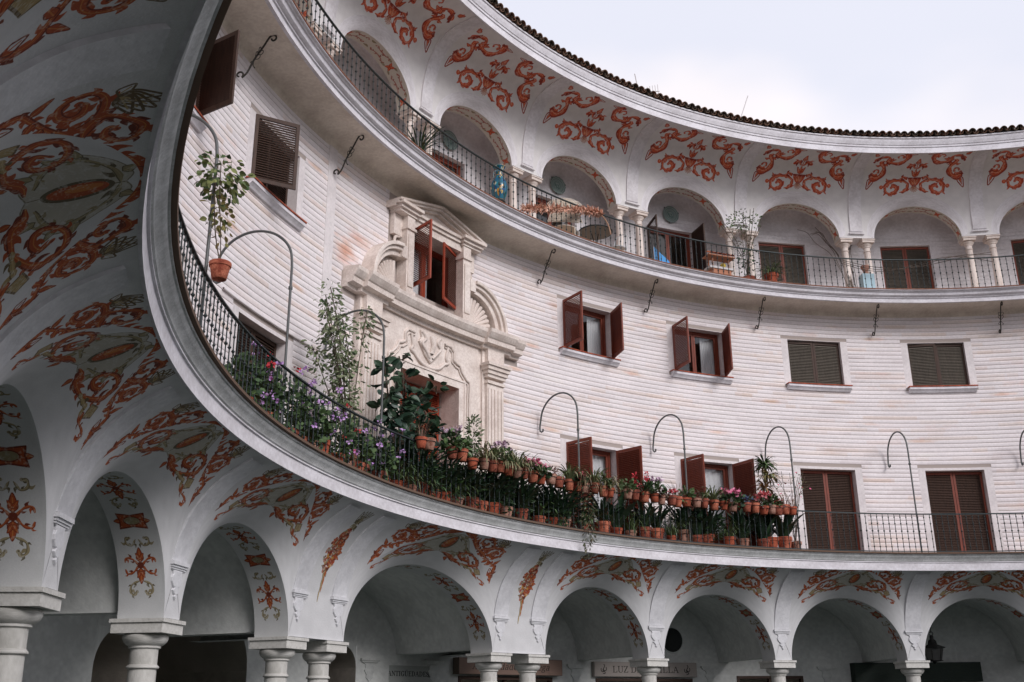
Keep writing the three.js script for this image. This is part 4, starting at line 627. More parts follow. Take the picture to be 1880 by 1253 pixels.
function bush(vb, n, c, rad, size, wide, c0, c1, seed, droop = 0) { const r = rng(seed); for (let i = 0; i < n; i++) { const a = r() * 6.283, z = r() * 2 - 1, q = Math.pow(r(), 0.45), s = Math.sqrt(1 - z * z), v = [Math.cos(a) * s, z, Math.sin(a) * s]; leafAt(vb, [c[0] + v[0] * rad[0] * q, c[1] + v[1] * rad[1] * q, c[2] + v[2] * rad[2] * q], [v[0] + (r() - 0.5), v[1] * 0.6 + (r() - 0.5) - droop, v[2] + (r() - 0.5)], size * (0.7 + 0.6 * r()), wide, mix(c0, c1, r()), r); } }
const C = { dk: [0.013, 0.034, 0.018], dk2: [0.03, 0.066, 0.03], md: [0.045, 0.09, 0.03], md2: [0.09, 0.15, 0.05], pale: [0.26, 0.28, 0.15], pale2: [0.14, 0.19, 0.08], dry: [0.24, 0.17, 0.09], dry2: [0.13, 0.10, 0.06], teal: [0.02, 0.05, 0.035], pink: [0.72, 0.14, 0.30], red: [0.45, 0.02, 0.03], red2: [0.6, 0.05, 0.07], lilac: [0.48, 0.26, 0.62], mag: [0.5, 0.08, 0.35], wine: [0.14, 0.05, 0.05], blue: [0.12, 0.18, 0.42], white: [0.7, 0.65, 0.68] };
const TM = [M.terra, surf(toneTex(256, [132, 60, 42], [206, 126, 98], 4, 22, 45), 2.2, 0.002), surf(toneTex(256, [104, 48, 36], [176, 100, 78], 4, 22, 47), 2.2, 0.002), surf(toneTex(256, [124, 78, 62], [196, 152, 134], 4, 22, 49), 2.2, 0.002)];
const POTS = {};
function potGeo(rt, h) { const k = rt + '_' + h; return (POTS[k] ||= [lathe([[0, 0], [rt * 0.66, 0], [rt * 0.9, h * 0.76], [rt * 0.86, h * 0.76], [rt * 0.8, h * 0.9], [0, h * 0.88]], 20), toCreasedNormals(lathe([[rt * 0.88, h * 0.74], [rt * 0.98, h * 0.745], [rt, h * 0.78], [rt, h * 0.98], [rt * 0.97, h], [rt * 0.9, h], [rt * 0.88, h * 0.9]], 20), 0.6)]); }
const FL = (pal, n, sp, y, size = 0.045, seed = 1) => (vb) => { const r = rng(seed * 31 + 7); for (let i = 0; i < n; i++) { const a = r() * 6.283, q = Math.sqrt(r()) * sp; bush(vb, 9, [Math.cos(a) * q, y * (0.8 + 0.35 * r()), Math.sin(a) * q], [0.028, 0.022, 0.028], size, 0.8, pal, mix(pal, C.white, 0.25), seed * 17 + i); } };
const PLANT = {                                         // foliage above the rim: (builder, flowers)
  spider: (s) => [(v) => blades(v, 84, { len: [0.24, 0.46], w: 0.02, el: [0.6, 1.45], droop: 2.1, base: 0.05, c0: C.pale, c1: C.pale2 }, s)],
  dryspider: (s) => [(v) => blades(v, 90, { len: [0.24, 0.5], w: 0.017, el: [0.3, 1.3], droop: 2.6, base: 0.06, c0: C.dry, c1: C.pale }, s)],
  drycascade: (s) => [(v) => { blades(v, 60, { len: [0.25, 0.5], w: 0.014, el: [0.2, 1.2], droop: 3.2, base: 0.07, c0: C.dry, c1: C.dry2 }, s); bush(v, 260, [0, -0.5, 0.08], [0.14, 0.65, 0.1], 0.05, 0.4, C.dry2, C.md, s, 0.8); }],
  cyclamen: (s) => [(v) => bush(v, 70, [0, 0.05, 0], [0.14, 0.07, 0.14], 0.075, 0.9, C.dk2, C.md, s), FL(C.pink, 11, 0.11, 0.17, 0.05, s)],
  pinkgeranium: (s) => [(v) => bush(v, 130, [0, 0.07, 0], [0.2, 0.1, 0.2], 0.075, 0.95, C.md, C.dk2, s), FL(C.pink, 16, 0.2, 0.2, 0.06, s)],
  redgeranium: (s) => [(v) => bush(v, 80, [0, 0.05, 0], [0.15, 0.08, 0.15], 0.07, 0.95, C.md, C.dk2, s), FL(C.red, 10, 0.13, 0.13, 0.055, s)],
  crimson: (s) => [(v) => bush(v, 60, [0, 0.06, 0], [0.13, 0.08, 0.13], 0.06, 0.9, C.dk2, C.wine, s), FL(C.red, 20, 0.12, 0.2, 0.05, s)],
  palegeranium: (s) => [(v) => bush(v, 90, [0, 0.1, 0], [0.16, 0.13, 0.16], 0.07, 0.95, C.md2, C.dk2, s), FL([0.55, 0.38, 0.5], 8, 0.13, 0.26, 0.05, s)],
  smallred: (s) => [(v) => bush(v, 40, [0, 0.03, 0], [0.1, 0.05, 0.1], 0.05, 0.8, C.md, C.wine, s), FL(C.red2, 5, 0.08, 0.1, 0.04, s)],
  succulent: (s) => [(v) => bush(v, 90, [0, 0.05, 0], [0.11, 0.08, 0.11], 0.05, 0.5, C.wine, C.dry2, s)],
  green: (s) => [(v) => bush(v, 80, [0, 0.07, 0], [0.12, 0.1, 0.12], 0.08, 0.55, C.md2, C.md, s)],
  aloe: (s) => [(v) => blades(v, 18, { len: [0.14, 0.26], w: 0.035, el: [0.7, 1.4], droop: 0.5, base: 0.03, c0: C.md2, c1: C.md }, s)],
  bluetuft: (s) => [(v) => bush(v, 60, [0, 0.06, 0], [0.1, 0.07, 0.1], 0.05, 0.5, C.md, C.blue, s)],
  twigs: (s) => [(v) => blades(v, 26, { len: [0.15, 0.34], w: 0.008, el: [0.9, 1.5], droop: 0.7, base: 0.05, c0: C.dry, c1: C.wine }, s)],
  redspike: (s) => [(v) => { blades(v, 70, { len: [0.2, 0.34], w: 0.025, el: [0.2, 1.3], droop: 0.9, base: 0.05, c0: C.dk2, c1: C.md }, s); bush(v, 110, [0, 0.1, 0], [0.22, 0.12, 0.22], 0.06, 0.4, C.dk2, C.md, s + 1); }, (v) => { bush(v, 26, [-0.2, 0.22, 0.02], [0.02, 0.08, 0.02], 0.05, 0.6, C.red2, C.red, s); bush(v, 26, [0.06, 0.28, 0.02], [0.02, 0.07, 0.02], 0.05, 0.6, C.red2, C.red, s + 2); }],
  slimshrub: (s) => [(v) => bush(v, 230, [0.02, 0.5, 0], [0.16, 0.5, 0.16], 0.085, 0.42, C.md, C.pale2, s)],
  strap: (s) => [(v) => blades(v, 42, { len: [0.38, 0.72], w: 0.055, el: [0.85, 1.45], droop: 1.1, base: 0.06, c0: C.dk, c1: C.dk2 }, s)],
  jungle: (s) => [(v) => { blades(v, 64, { len: [0.4, 0.8], w: 0.045, el: [0.7, 1.45], droop: 1.3, base: 0.1, c0: C.dk, c1: C.dk2 }, s); bush(v, 230, [0, 0.18, 0.05], [0.3, 0.42, 0.24], 0.09, 0.4, C.dk, C.md, s + 1); }],
  grass: (s) => [(v) => { blades(v, 110, { len: [0.3, 0.55], w: 0.013, el: [0.4, 1.4], droop: 2.2, base: 0.08, c0: C.md, c1: C.pale2 }, s); }],
  broad: (s) => [(v) => blades(v, 16, { len: [0.45, 0.75], w: 0.14, el: [0.8, 1.45], droop: 0.9, base: 0.06, c0: C.dk, c1: C.dk2 }, s)],
  fern: (s) => [(v) => { blades(v, 60, { len: [0.3, 0.5], w: 0.03, el: [0.3, 1.3], droop: 1.9, base: 0.06, c0: C.md2, c1: C.dk2 }, s); }],
};
const WHAT = { spider: 'a pale arching spider plant', dryspider: 'a half-dry spider plant', drycascade: 'a dry plant cascading down the bars', cyclamen: 'bright pink cyclamen', pinkgeranium: 'a broad clump of pink flowers', redgeranium: 'red geraniums', crimson: 'a ball of dark red flowers', palegeranium: 'pale pink geraniums', smallred: 'a few small red flowers', succulent: 'a brownish succulent', green: 'a fresh green leafy plant', aloe: 'a small spiky aloe', bluetuft: 'a bluish green tuft', twigs: 'dry upright twigs', redspike: 'a spiky bush with red flower spikes', slimshrub: 'a tall slim shrub', strap: 'dark strap leaves', jungle: 'a dense dark clump of strap leaves', grass: 'fine grassy leaves', broad: 'broad upright dark leaves', fern: 'feathery green fronds', empty: 'nothing growing in it' };
const PG = {};
function plantGeo(type, v) { return (PG[type + v] ||= (PLANT[type] ? PLANT[type](v * 37 + type.length * 5 + 3).map((f) => { const b = new VB(); f(b); return b.geo(); }) : [])); }
let potN = 0;
function potted(th, r, y, rt, h, type, label, grp, opt = {}) {
  const g = thing('potted_plant', label, 'potted plant', grp); face(g, th, r, y, (potN * 1.7) % 6.28); if (type === 'drycascade' || type === 'redspike') g.rotation.y = th * D2R + Math.PI;
  const [body, rim] = potGeo(rt, h), m = TM[opt.tint ?? potN % 4], p = mesh('pot', body, m, g); mesh('rim', rim, m, p);
  const s = opt.s || 1; plantGeo(type, potN % 3).forEach((q, i) => { const f = mesh(i ? 'flowers' : 'foliage', q, i ? M.leaf : M.gloss, g, i ? { kind: 'stuff' } : undefined); f.position.y = h * 0.88; f.scale.setScalar(s); });
  if (opt.hang) mesh('pot_ring', ni(new THREE.TorusGeometry(rt * 0.93, 0.007, 5, 20)).rotateX(Math.PI / 2).translate(0, h * 0.72, 0), M.iron, g);
  potN++; return g;
}
const NTH = (n) => n + (n % 10 === 1 && n !== 11 ? 'st' : n % 10 === 2 && n !== 12 ? 'nd' : n % 10 === 3 && n !== 13 ? 'rd' : 'th');
const RAIL = [[62.2, 'twigs'], [63.0, 'twigs'], [63.8, 'smallred'], [64.5, 'green'], [65.4, 'crimson'], [66.3, 'twigs'], [67.3, 'bluetuft'], [68.9, 'pinkgeranium'], [69.9, 'empty'], [71.0, 'spider'], [72.1, 'aloe'], [73.0, 'succulent'], [74.2, 'green'], [75.2, 'twigs'], [75.9, 'smallred'], [77.1, 'succulent'], [77.9, 'palegeranium'], [79.1, 'redspike'], [80.2, 'smallred'], [81.1, 'green'], [83.2, 'dryspider'], [84.0, 'green'], [85.1, 'spider'], [86.3, 'drycascade'], [87.2, 'redgeranium'], [88.1, 'spider'], [89.4, 'empty'], [90.4, 'succulent'], [91.6, 'cyclamen'], [92.6, 'cyclamen'], [93.7, 'dryspider'], [94.6, 'spider'], [95.7, 'dryspider'], [96.7, 'palegeranium'], [97.7, 'spider'], [98.7, 'dryspider'], [100.2, 'slimshrub'], [101.6, 'green'], [102.8, 'palegeranium'], [105.8, 'empty'], [106.8, 'twigs']];
{ const r = rng(5); RAIL.forEach(([th, t], i) => { const rt = 0.115 + (i * 7 % 5) * 0.006, h = +(0.2 + (i * 3 % 4) * 0.012).toFixed(3); potted(th, 14.885, 6.165 + (r() - 0.5) * 0.05 - (t === 'slimshrub' ? 0.05 : 0), +rt.toFixed(3), h, t, 'railing pot with ' + WHAT[t] + ', ' + NTH(i + 1) + ' from the right end', 'pots hung along the lower railing', { hang: true, s: t === 'slimshrub' ? 0.95 : 1.42 }); }); }
const FLOOR = [[62.4, 'broad', 0.2, 0.36], [64.7, 'broad', 0.17, 0.28], [66.9, 'strap', 0.15, 0.26], [68.5, 'grass', 0.18, 0.28], [70.8, 'jungle', 0.18, 0.3], [72.0, 'broad', 0.16, 0.26], [73.4, 'strap', 0.16, 0.36], [74.9, 'grass', 0.14, 0.2], [76.5, 'strap', 0.18, 0.33], [77.9, 'strap', 0.18, 0.33], [79.5, 'grass', 0.15, 0.22], [81.1, 'broad', 0.14, 0.24], [82.7, 'strap', 0.19, 0.34], [84.9, 'fern', 0.16, 0.24], [87.2, 'jungle', 0.16, 0.3], [88.7, 'jungle', 0.15, 0.26], [90.2, 'fern', 0.16, 0.24], [92.3, 'jungle', 0.17, 0.32], [94.2, 'strap', 0.17, 0.3], [95.7, 'jungle', 0.18, 0.32], [97.2, 'strap', 0.17, 0.3], [98.4, 'jungle', 0.18, 0.33], [100.2, 'grass', 0.18, 0.28], [101.6, 'jungle', 0.17, 0.3], [103, 'fern', 0.17, 0.28], [104.4, 'jungle', 0.16, 0.36], [105.8, 'grass', 0.15, 0.24], [107.4, 'fern', 0.15, 0.24], [109.2, 'grass', 0.16, 0.24], [112.6, 'empty', 0.26, 0.26], [113.8, 'empty', 0.2, 0.4], [117.2, 'green', 0.19, 0.42], [119.4, 'palegeranium', 0.16, 0.3]];
FLOOR.forEach(([th, t, rt, h], i) => potted(th, 15.3, 5.322, rt, h, t, 'floor pot with ' + WHAT[t] + ', ' + NTH(i + 1) + ' from the right', 'pots on the lower balcony floor', { s: t === 'jungle' ? 1.4 : t === 'strap' ? 1.34 : t === 'broad' ? 1.3 : 1.5 }));
// second row behind, against the wall side of the balcony
[[63.6, 'broad'], [65.8, 'broad'], [69.6, 'broad'], [71.4, 'jungle'], [89.5, 'jungle'], [91.2, 'jungle'], [93.3, 'jungle'], [96.4, 'jungle'], [99.3, 'jungle'], [102.3, 'jungle'], [106.6, 'jungle']].forEach(([th, t], i) => potted(th, 15.72, 5.322, 0.19, 0.34, t, 'back-row pot with ' + WHAT[t] + ', ' + NTH(i + 1) + ' from the right', 'pots of the back row on the lower balcony', { s: 1.42 }));

function stemsAndLeaves(g, list, mat, leafB, name = 'foliage') { mesh('stem', list.map(([P, r]) => tube(P, r, 14, 5)), M.bark, g); const v = new VB(); leafB(v); mesh(name, v.geo(), mat, g); }
{ // tall potted plants
  let g = thing('variegated_shrub', 'tall airy shrub with small variegated leaves left of the carved portal', 'shrub'); face(g, 112.2, 15.5, 5.322);
  { const [b, rm] = potGeo(0.24, 0.4); const p = mesh('pot', b, TM[0], g); mesh('rim', rm, TM[0], p); const r = rng(61), st = [], tips = []; for (let i = 0; i < 9; i++) { const a = r() * 6.28, s = 0.25 + r() * 0.6, H = 1.7 + r() * 1.3, P = [[0, 0.35, 0], [Math.cos(a) * s * 0.3, 0.35 + H * 0.4, Math.sin(a) * s * 0.3], [Math.cos(a) * s * 0.8, 0.35 + H * 0.8, Math.sin(a) * s * 0.6], [Math.cos(a) * s * 1.2, 0.35 + H, Math.sin(a) * s * 0.7]]; st.push([P, 0.009]); tips.push(P); }
    stemsAndLeaves(g, st, M.leaf, (v) => tips.forEach((P, i) => { for (let k = 0; k < 11; k++) { const t = 0.25 + 0.75 * k / 10, f = t * 3, j = Math.min(2, Math.floor(f)), q = P[j].map((c, m) => lerp(c, P[j + 1][m], f - j)); bush(v, 15, q, [0.2, 0.15, 0.2], 0.09, 0.45, C.md, [0.3, 0.33, 0.2], 300 + i * 20 + k, 0.5); } })); }
  g = thing('rubber_plant', 'large-leaved dark rubber plant in front of the portal door', 'plant'); face(g, 105.6, 15.45, 5.322);
  { const [b, rm] = potGeo(0.25, 0.4); const p = mesh('pot', b, TM[2], g); mesh('rim', rm, TM[2], p); const r = rng(71), st = [], tips = []; for (let i = 0; i < 14; i++) { const side = lerp(-0.9, 0.95, i / 13), H = 0.45 + r() * 1.95, P = [[0, 0.35, 0], [side * 0.35, 0.5 + H * 0.45, (r() - 0.5) * 0.3], [side * 0.8, 0.45 + H * 0.8, (r() - 0.5) * 0.5], [side * 1.0, 0.4 + H, (r() - 0.5) * 0.6]]; st.push([P, 0.016]); tips.push(P); }
    stemsAndLeaves(g, st, M.gloss, (v) => tips.forEach((P, i) => { for (let k = 0; k < 5; k++) { const f = 1.5 + 1.5 * k / 4, j = Math.min(2, Math.floor(f)), q = P[j].map((c, m) => lerp(c, P[j + 1][m], f - j)); bush(v, 6, q, [0.13, 0.11, 0.13], 0.22, 0.58, C.teal, C.dk2, 400 + i * 9 + k, 0.15); } })); }
  g = thing('climbing_vine', 'leafy vine in a hung terracotta pot climbing the leftmost arched pipe', 'potted plant'); face(g, 136.5, 14.93, 6.38);
  { const [b, rm] = potGeo(0.13, 0.21); const p = mesh('pot', b, TM[1], g); mesh('rim', rm, TM[1], p); const r = rng(81), P = [[0, 0.18, 0], [0.03, 0.6, -0.1], [-0.03, 1.1, -0.14], [0.02, 1.5, -0.15]], Q = [[0, 0.18, 0], [-0.1, 0.5, 0], [-0.12, 1.0, -0.05], [-0.2, 1.4, -0.05]];
    stemsAndLeaves(g, [[P, 0.008], [Q, 0.006]], M.leaf, (v) => { bush(v, 170, [0.0, 1.35, -0.1], [0.5, 0.28, 0.32], 0.085, 0.7, C.md, [0.2, 0.22, 0.07], 91, 0.6); bush(v, 60, [0.0, 0.95, -0.1], [0.14, 0.4, 0.14], 0.08, 0.7, C.md, [0.25, 0.2, 0.06], 92, 0.6); bush(v, 40, [0.32, 0.95, -0.1], [0.12, 0.4, 0.12], 0.075, 0.7, C.md, [0.3, 0.22, 0.06], 93, 0.7); }); }
  g = thing('dracaena', 'tall dracaena with yellowing leaf tufts behind the right end of the pots', 'potted plant'); face(g, 63.7, 15.35, 5.322);
  { const [b, rm] = potGeo(0.19, 0.34); const p = mesh('pot', b, TM[0], g); mesh('rim', rm, TM[0], p);
    stemsAndLeaves(g, [[[[0, 0.3, 0], [0.03, 1, 0], [-0.02, 1.7, 0], [0, 2.2, 0]], 0.02]], M.leaf, (v) => { for (const [y, n, c0, c1, s, x] of [[2.2, 60, C.md, C.md2, 1, 0], [1.9, 45, [0.3, 0.2, 0.08], C.pale2, 0.9, 0.06], [1.6, 34, [0.3, 0.15, 0.07], C.dry, 0.8, -0.05], [1.25, 46, C.md, C.pale2, 0.8, 0.04], [0.95, 34, [0.26, 0.09, 0.05], C.dry, 0.8, 0.08]]) { const vv = new VB(); blades(vv, Math.round(n * 1.7), { len: [0.24, 0.44], w: 0.045, el: [-0.3, 1.25], droop: 1.6, base: 0.05, c0, c1, y }, 500 + n); vv.p.forEach((q, i) => v.p.push(i % 3 === 0 ? q + x : q)); v.c.push(...vv.c); } }); }
  g = thing('bougainvillea', 'thin bare bougainvillea with a few pink bracts beside the louvred door', 'potted plant'); face(g, 61.2, 15.3, 5.322);
  { const [b, rm] = potGeo(0.15, 0.26); const p = mesh('pot', b, TM[3], g); mesh('rim', rm, TM[3], p); const r = rng(101), st = []; for (let i = 0; i < 9; i++) { const a = r() * 6.28, s = 0.15 + r() * 0.35; st.push([[[0, 0.2, 0], [Math.cos(a) * s * 0.3, 0.9, Math.sin(a) * s * 0.3], [Math.cos(a) * s * 0.7, 1.5, Math.sin(a) * s * 0.4], [Math.cos(a) * s * 1.5 + 0.05, 1.7 + r() * 0.5, 0]], 0.006]); }
    stemsAndLeaves(g, st, M.leaf, (v) => { bush(v, 70, [0, 1.6, 0], [0.45, 0.5, 0.2], 0.05, 0.6, C.pale2, C.dry, 110); bush(v, 26, [0.1, 1.5, 0], [0.5, 0.6, 0.2], 0.05, 0.7, C.pink, C.red2, 111); }); }
}
// rambling geraniums on the left stretch
[[128.3, 6.0, 'lilac geraniums half hidden behind the bars, leftmost clump', C.lilac], [125.4, 6.15, 'lilac geraniums with one deep red head by the left balcony door', C.red], [121.8, 6.2, 'lilac geraniums spilling over the rail under the long arched pipe', C.lilac], [119.0, 6.15, 'lilac geraniums above the red pot left of the wall strip', C.lilac], [115.6, 6.1, 'small lilac geraniums with a red bloom beside the wall strip', C.mag], [113.0, 6.1, 'lilac geraniums twined round the railing below the variegated shrub', C.lilac], [110.2, 6.05, 'lilac geraniums at the foot of the arched pipe by the portal', C.lilac]].forEach(([th, y, l, col], i) => {
  const g = thing('geranium', l, 'potted plant', 'rambling geraniums on the left of the lower balcony'); face(g, th, 15.2, 5.322);
  const [b, rm] = potGeo(0.15, 0.26), p = mesh('pot', b, TM[i % 4], g); mesh('rim', rm, TM[i % 4], p);
  let v = new VB(); bush(v, 330, [0, y - 5.6, 0], [0.4, 0.46, 0.24], 0.085, 0.95, C.md2, C.dk2, 700 + i); mesh('foliage', v.geo(), M.leaf, g);
  v = new VB(); const r = rng(720 + i); for (let k = 0; k < 8; k++) bush(v, 8, [(r() - 0.5) * 0.85, y - 5.5 + (r() - 0.35) * 0.8, 0.06 + r() * 0.26], [0.032, 0.028, 0.025], 0.045, 0.9, k < 3 && (i === 1 || i === 4) ? C.red2 : C.lilac, k < 4 && (i === 1 || i === 4) ? C.red : [0.62, 0.4, 0.7], 740 + i * 20 + k); mesh('flowers', v.geo(), M.leaf, g, { kind: 'stuff' });
});
{ const g = thing('watering_can', 'small turquoise plastic watering can on the balcony floor behind the bars', 'watering can'); face(g, 116.2, 15.4, 5.322); const m = std({ color: new THREE.Color(0.02, 0.32, 0.27), roughness: 0.5 }); mesh('can_body', lathe([[0, 0], [0.13, 0], [0.14, 0.05], [0.12, 0.26], [0.09, 0.28]], 20), m, g); mesh('spout', tube([[0.12, 0.05, 0], [0.24, 0.18, 0], [0.32, 0.32, 0]], 0.022, 10, 8), m, g); mesh('handle', tube([[-0.11, 0.24, 0], [-0.22, 0.28, 0], [-0.22, 0.12, 0], [-0.13, 0.06, 0]], 0.013, 16, 6), m, g); }

// ---------------------------------------------------------------- things on the top gallery
{
  const tal = (() => { const c = canvas(512, 512), g = c.getContext('2d'), r = rng(201); g.fillStyle = '#2f6f86'; g.fillRect(0, 0, 512, 512); for (let i = 0; i < 240; i++) { g.fillStyle = ['#1d4f86', '#3b8fa0', '#c9c6b0', '#c98f3a', '#1f5a50', '#d6b45a', '#2a63a8'][Math.floor(r() * 7)]; g.beginPath(); g.ellipse(r() * 512, r() * 512, 6 + r() * 22, 4 + r() * 12, r() * 3, 0, 7); g.fill(); } g.fillStyle = '#b98a3c'; for (const y of [60, 190, 420]) g.fillRect(0, y, 512, 10); return texOf(c); })();
  const g = thing('ceramic_vase', 'tall blue and gold glazed vase on the top gallery beside the railing', 'vase'); face(g, 93.0, 15.72, 12.7);
  mesh('stand', [lathe([[0.02, 0.0], [0.14, 0], [0.14, 0.03], [0.03, 0.06], [0.03, 0.22], [0.15, 0.25], [0.15, 0.28], [0, 0.28]], 16)], M.rustiron, g);
  mesh('vase_body', lathe([[0, 0.28], [0.11, 0.28], [0.13, 0.32], [0.19, 0.52], [0.21, 0.66], [0.18, 0.8], [0.1, 0.9], [0.075, 1.0], [0.08, 1.12], [0.15, 1.2], [0.16, 1.22], [0.13, 1.21]], 28), std({ map: tal, roughness: 0.2 }), g);
  for (const s of [-1, 1]) mesh('handle', tube([[s * 0.08, 1.08, 0], [s * 0.17, 1.02, 0], [s * 0.2, 0.9, 0], [s * 0.17, 0.78, 0]], 0.014, 16, 6), std({ map: tal, roughness: 0.25 }), g);
}
{ // wall plates
  const tx = (() => { const c = canvas(256, 256), g = c.getContext('2d'), r = rng(211); g.fillStyle = '#8f9d99'; g.fillRect(0, 0, 256, 256); g.translate(128, 128); g.strokeStyle = '#4e6a66'; for (const q of [118, 96, 52]) { g.lineWidth = 5; g.beginPath(); g.arc(0, 0, q, 0, 7); g.stroke(); } for (let i = 0; i < 28; i++) { g.rotate(0.2244); g.lineWidth = 4; g.beginPath(); g.moveTo(0, 56); g.quadraticCurveTo(14, 76, 0, 94); g.stroke(); } g.fillStyle = '#56736d'; for (let i = 0; i < 30; i++) { g.beginPath(); g.arc((r() - 0.5) * 70, (r() - 0.5) * 70, 3 + r() * 7, 0, 7); g.fill(); } return texOf(c); })();
  [[66.7, 15.62, 'round grey-green ceramic plate hung above the open gallery door'], [79.45, 15.62, 'scalloped grey-green plate hung high beside the round table'], [91.9, 15.6, 'oval grey plate hung on the gallery wall behind the blue vase']].forEach(([th, y, l], i) => {
    const g = thing('wall_plate', l, 'plate', 'ceramic plates on the gallery wall'); face(g, th, 17.8, y);
    const N = 48, geo = ni(grid(N, 6, (a, t) => { const al = a * Math.PI * 2, R = 0.27 * (i === 1 ? 1 + 0.035 * Math.cos(al * 14) * t : 1) * (1), q = R * t; return [Math.cos(al) * q, Math.sin(al) * q, 0.02 + 0.05 * t * t, 0.5 + 0.5 * t * Math.cos(al), 0.5 + 0.5 * t * Math.sin(al)]; }));
    mesh('dish', geo, std({ map: tx, roughness: 0.35 }), g); for (const a of [0, 2.09, 4.19]) mesh('hanger', box(-0.012, 0.012, -0.02, 0.02, 0, 0.02).translate(Math.cos(a + 0.3) * 0.275, Math.sin(a + 0.3) * 0.275, 0.05), M.iron, g);
  });
}
{ // wicker panel chair
  const g = thing('wicker_chair', 'pale woven wicker chair leaning by the gallery railing behind the palm frond', 'chair'); face(g, 84.6, 15.72, 12.7, -0.6);
  const m = std({ color: new THREE.Color(0.74, 0.66, 0.56) }), cv = (x) => -0.2 * x * x, st = [];
  for (let i = 0; i <= 22; i++) { const x = lerp(-0.5, 0.5, i / 22), h = 0.66 - 0.5 * x * x; st.push(tube([[x - 0.12, 0.55, cv(x - 0.12)], [x, 0.55 + h * 0.5, cv(x)], [x + 0.12, 0.55 + h, cv(x + 0.12)]], 0.015, 8, 4), tube([[x + 0.12, 0.55, cv(x + 0.12) + 0.012], [x, 0.55 + h * 0.5, cv(x) + 0.012], [x - 0.12, 0.55 + h, cv(x - 0.12) + 0.012]], 0.015, 8, 4)); }
  for (let j = 0; j <= 9; j++) { const y = 0.55 + j * 0.065, w = 0.58 - 0.02 * Math.abs(j - 5); st.push(tube([[-w, y, cv(w)], [0, y, 0], [w, y, cv(w)]], 0.014, 10, 4)); }
  mesh('woven_back', st, m, g).scale.x = 0.72; mesh('seat', lathe([[0, 0.42], [0.3, 0.42], [0.32, 0.44], [0.3, 0.46], [0, 0.46]], 20).translate(0, 0, -0.28), m, g);
  for (const [x, z] of [[-0.24, -0.08], [0.24, -0.08], [-0.2, -0.48], [0.2, -0.48]]) mesh('leg', tube([[x * 1.1, 0, z], [x, 0.44, z * 0.95 + 0.015]], 0.016, 4, 6), m, g);
}
{ // dried palm frond along the rail
  const g = thing('palm_frond', 'dried salmon-coloured palm frond tied along the gallery railing', 'palm frond'), P = [[91.3, 12.86], [88.5, 13.12], [85.4, 13.38], [82.8, 13.55], [81.4, 13.58], [80.5, 13.4], [80.1, 13.1]].map(([t, y]) => pol(t, 15.36, y)), cvx = new THREE.CatmullRomCurve3(P), m = vcol(), v = new VB(), r = rng(221);
  mesh('stem', tube(P, 0.016, 60, 6), std({ color: new THREE.Color(0.5, 0.3, 0.2) }), g);
  for (let i = 0; i < 620; i++) { const t = r() * 0.72, p = cvx.getPoint(t), d = cvx.getTangent(t), q = 0.04 + 0.05 * Math.sin(t * 4); leafAt(v, [p.x, p.y, p.z], [-d.x * 0.9 + (r() - 0.5) * 1.6, -d.y + (r() - 0.5) * 1.8, -d.z * 0.9 + (r() - 0.5) * 1.6], 0.13 + r() * 0.08, 0.2, mix([0.66, 0.36, 0.26], [0.8, 0.54, 0.42], r()), r); }
  mesh('leaflets', v.geo(), m, g);
}
{ // round table and metal chairs
  const g = thing('round_table', 'round metal garden table with a grey top on the top gallery', 'table'); face(g, 80.0, 16.0, 12.7);
  mesh('table_top', toCreasedNormals(lathe([[0, 0.7], [0.42, 0.7], [0.44, 0.715], [0.44, 0.735], [0.42, 0.745], [0, 0.745]], 32), 0.6), std({ color: new THREE.Color(0.3, 0.28, 0.25) }), g); mesh('rim_band', ni(new THREE.TorusGeometry(0.44, 0.016, 6, 36)).rotateX(Math.PI / 2).translate(0, 0.72, 0), M.iron, g);
  for (let i = 0; i < 3; i++) { const a = i * 2.09; mesh('leg', tube([[Math.cos(a) * 0.1, 0.7, Math.sin(a) * 0.1], [Math.cos(a) * 0.06, 0.4, Math.sin(a) * 0.06], [Math.cos(a) * 0.3, 0.0, Math.sin(a) * 0.3]], 0.013, 12, 6), M.iron, g); }
  const wm = std({ color: new THREE.Color(0.62, 0.64, 0.66), roughness: 0.5 });
  [[83.0, 15.95, 1.0, 'white metal garden chair between the wicker chair and the round table'], [77.3, 16.0, -1.2, 'white metal garden chair on the right of the round gallery table']].forEach(([th, r, t, l]) => {
    const c = thing('garden_chair', l, 'chair', 'garden chairs on the gallery'); face(c, th, r, 12.7, t);
    mesh('seat', toCreasedNormals(lathe([[0, 0.43], [0.19, 0.43], [0.2, 0.445], [0.19, 0.46], [0, 0.46]], 20), 0.6), wm, c); mesh('back_frame', tube([[-0.19, 0.44, -0.12], [-0.2, 0.75, -0.2], [-0.12, 0.9, -0.23], [0, 0.93, -0.24], [0.12, 0.9, -0.23], [0.2, 0.75, -0.2], [0.19, 0.44, -0.12]], 0.011, 40, 6), wm, c); for (const x of [-0.08, 0, 0.08]) mesh('back_slat', tube([[x, 0.46, -0.14], [x, 0.7, -0.19], [x, 0.92 - Math.abs(x) * 0.2, -0.235]], 0.007, 8, 5), wm, c);
    for (const [x, z] of [[-0.15, -0.14], [0.15, -0.14], [-0.15, 0.14], [0.15, 0.14]]) mesh('leg', tube([[x, 0.44, z], [x * 1.25, 0, z * 1.3]], 0.01, 4, 6), wm, c);
  });
}
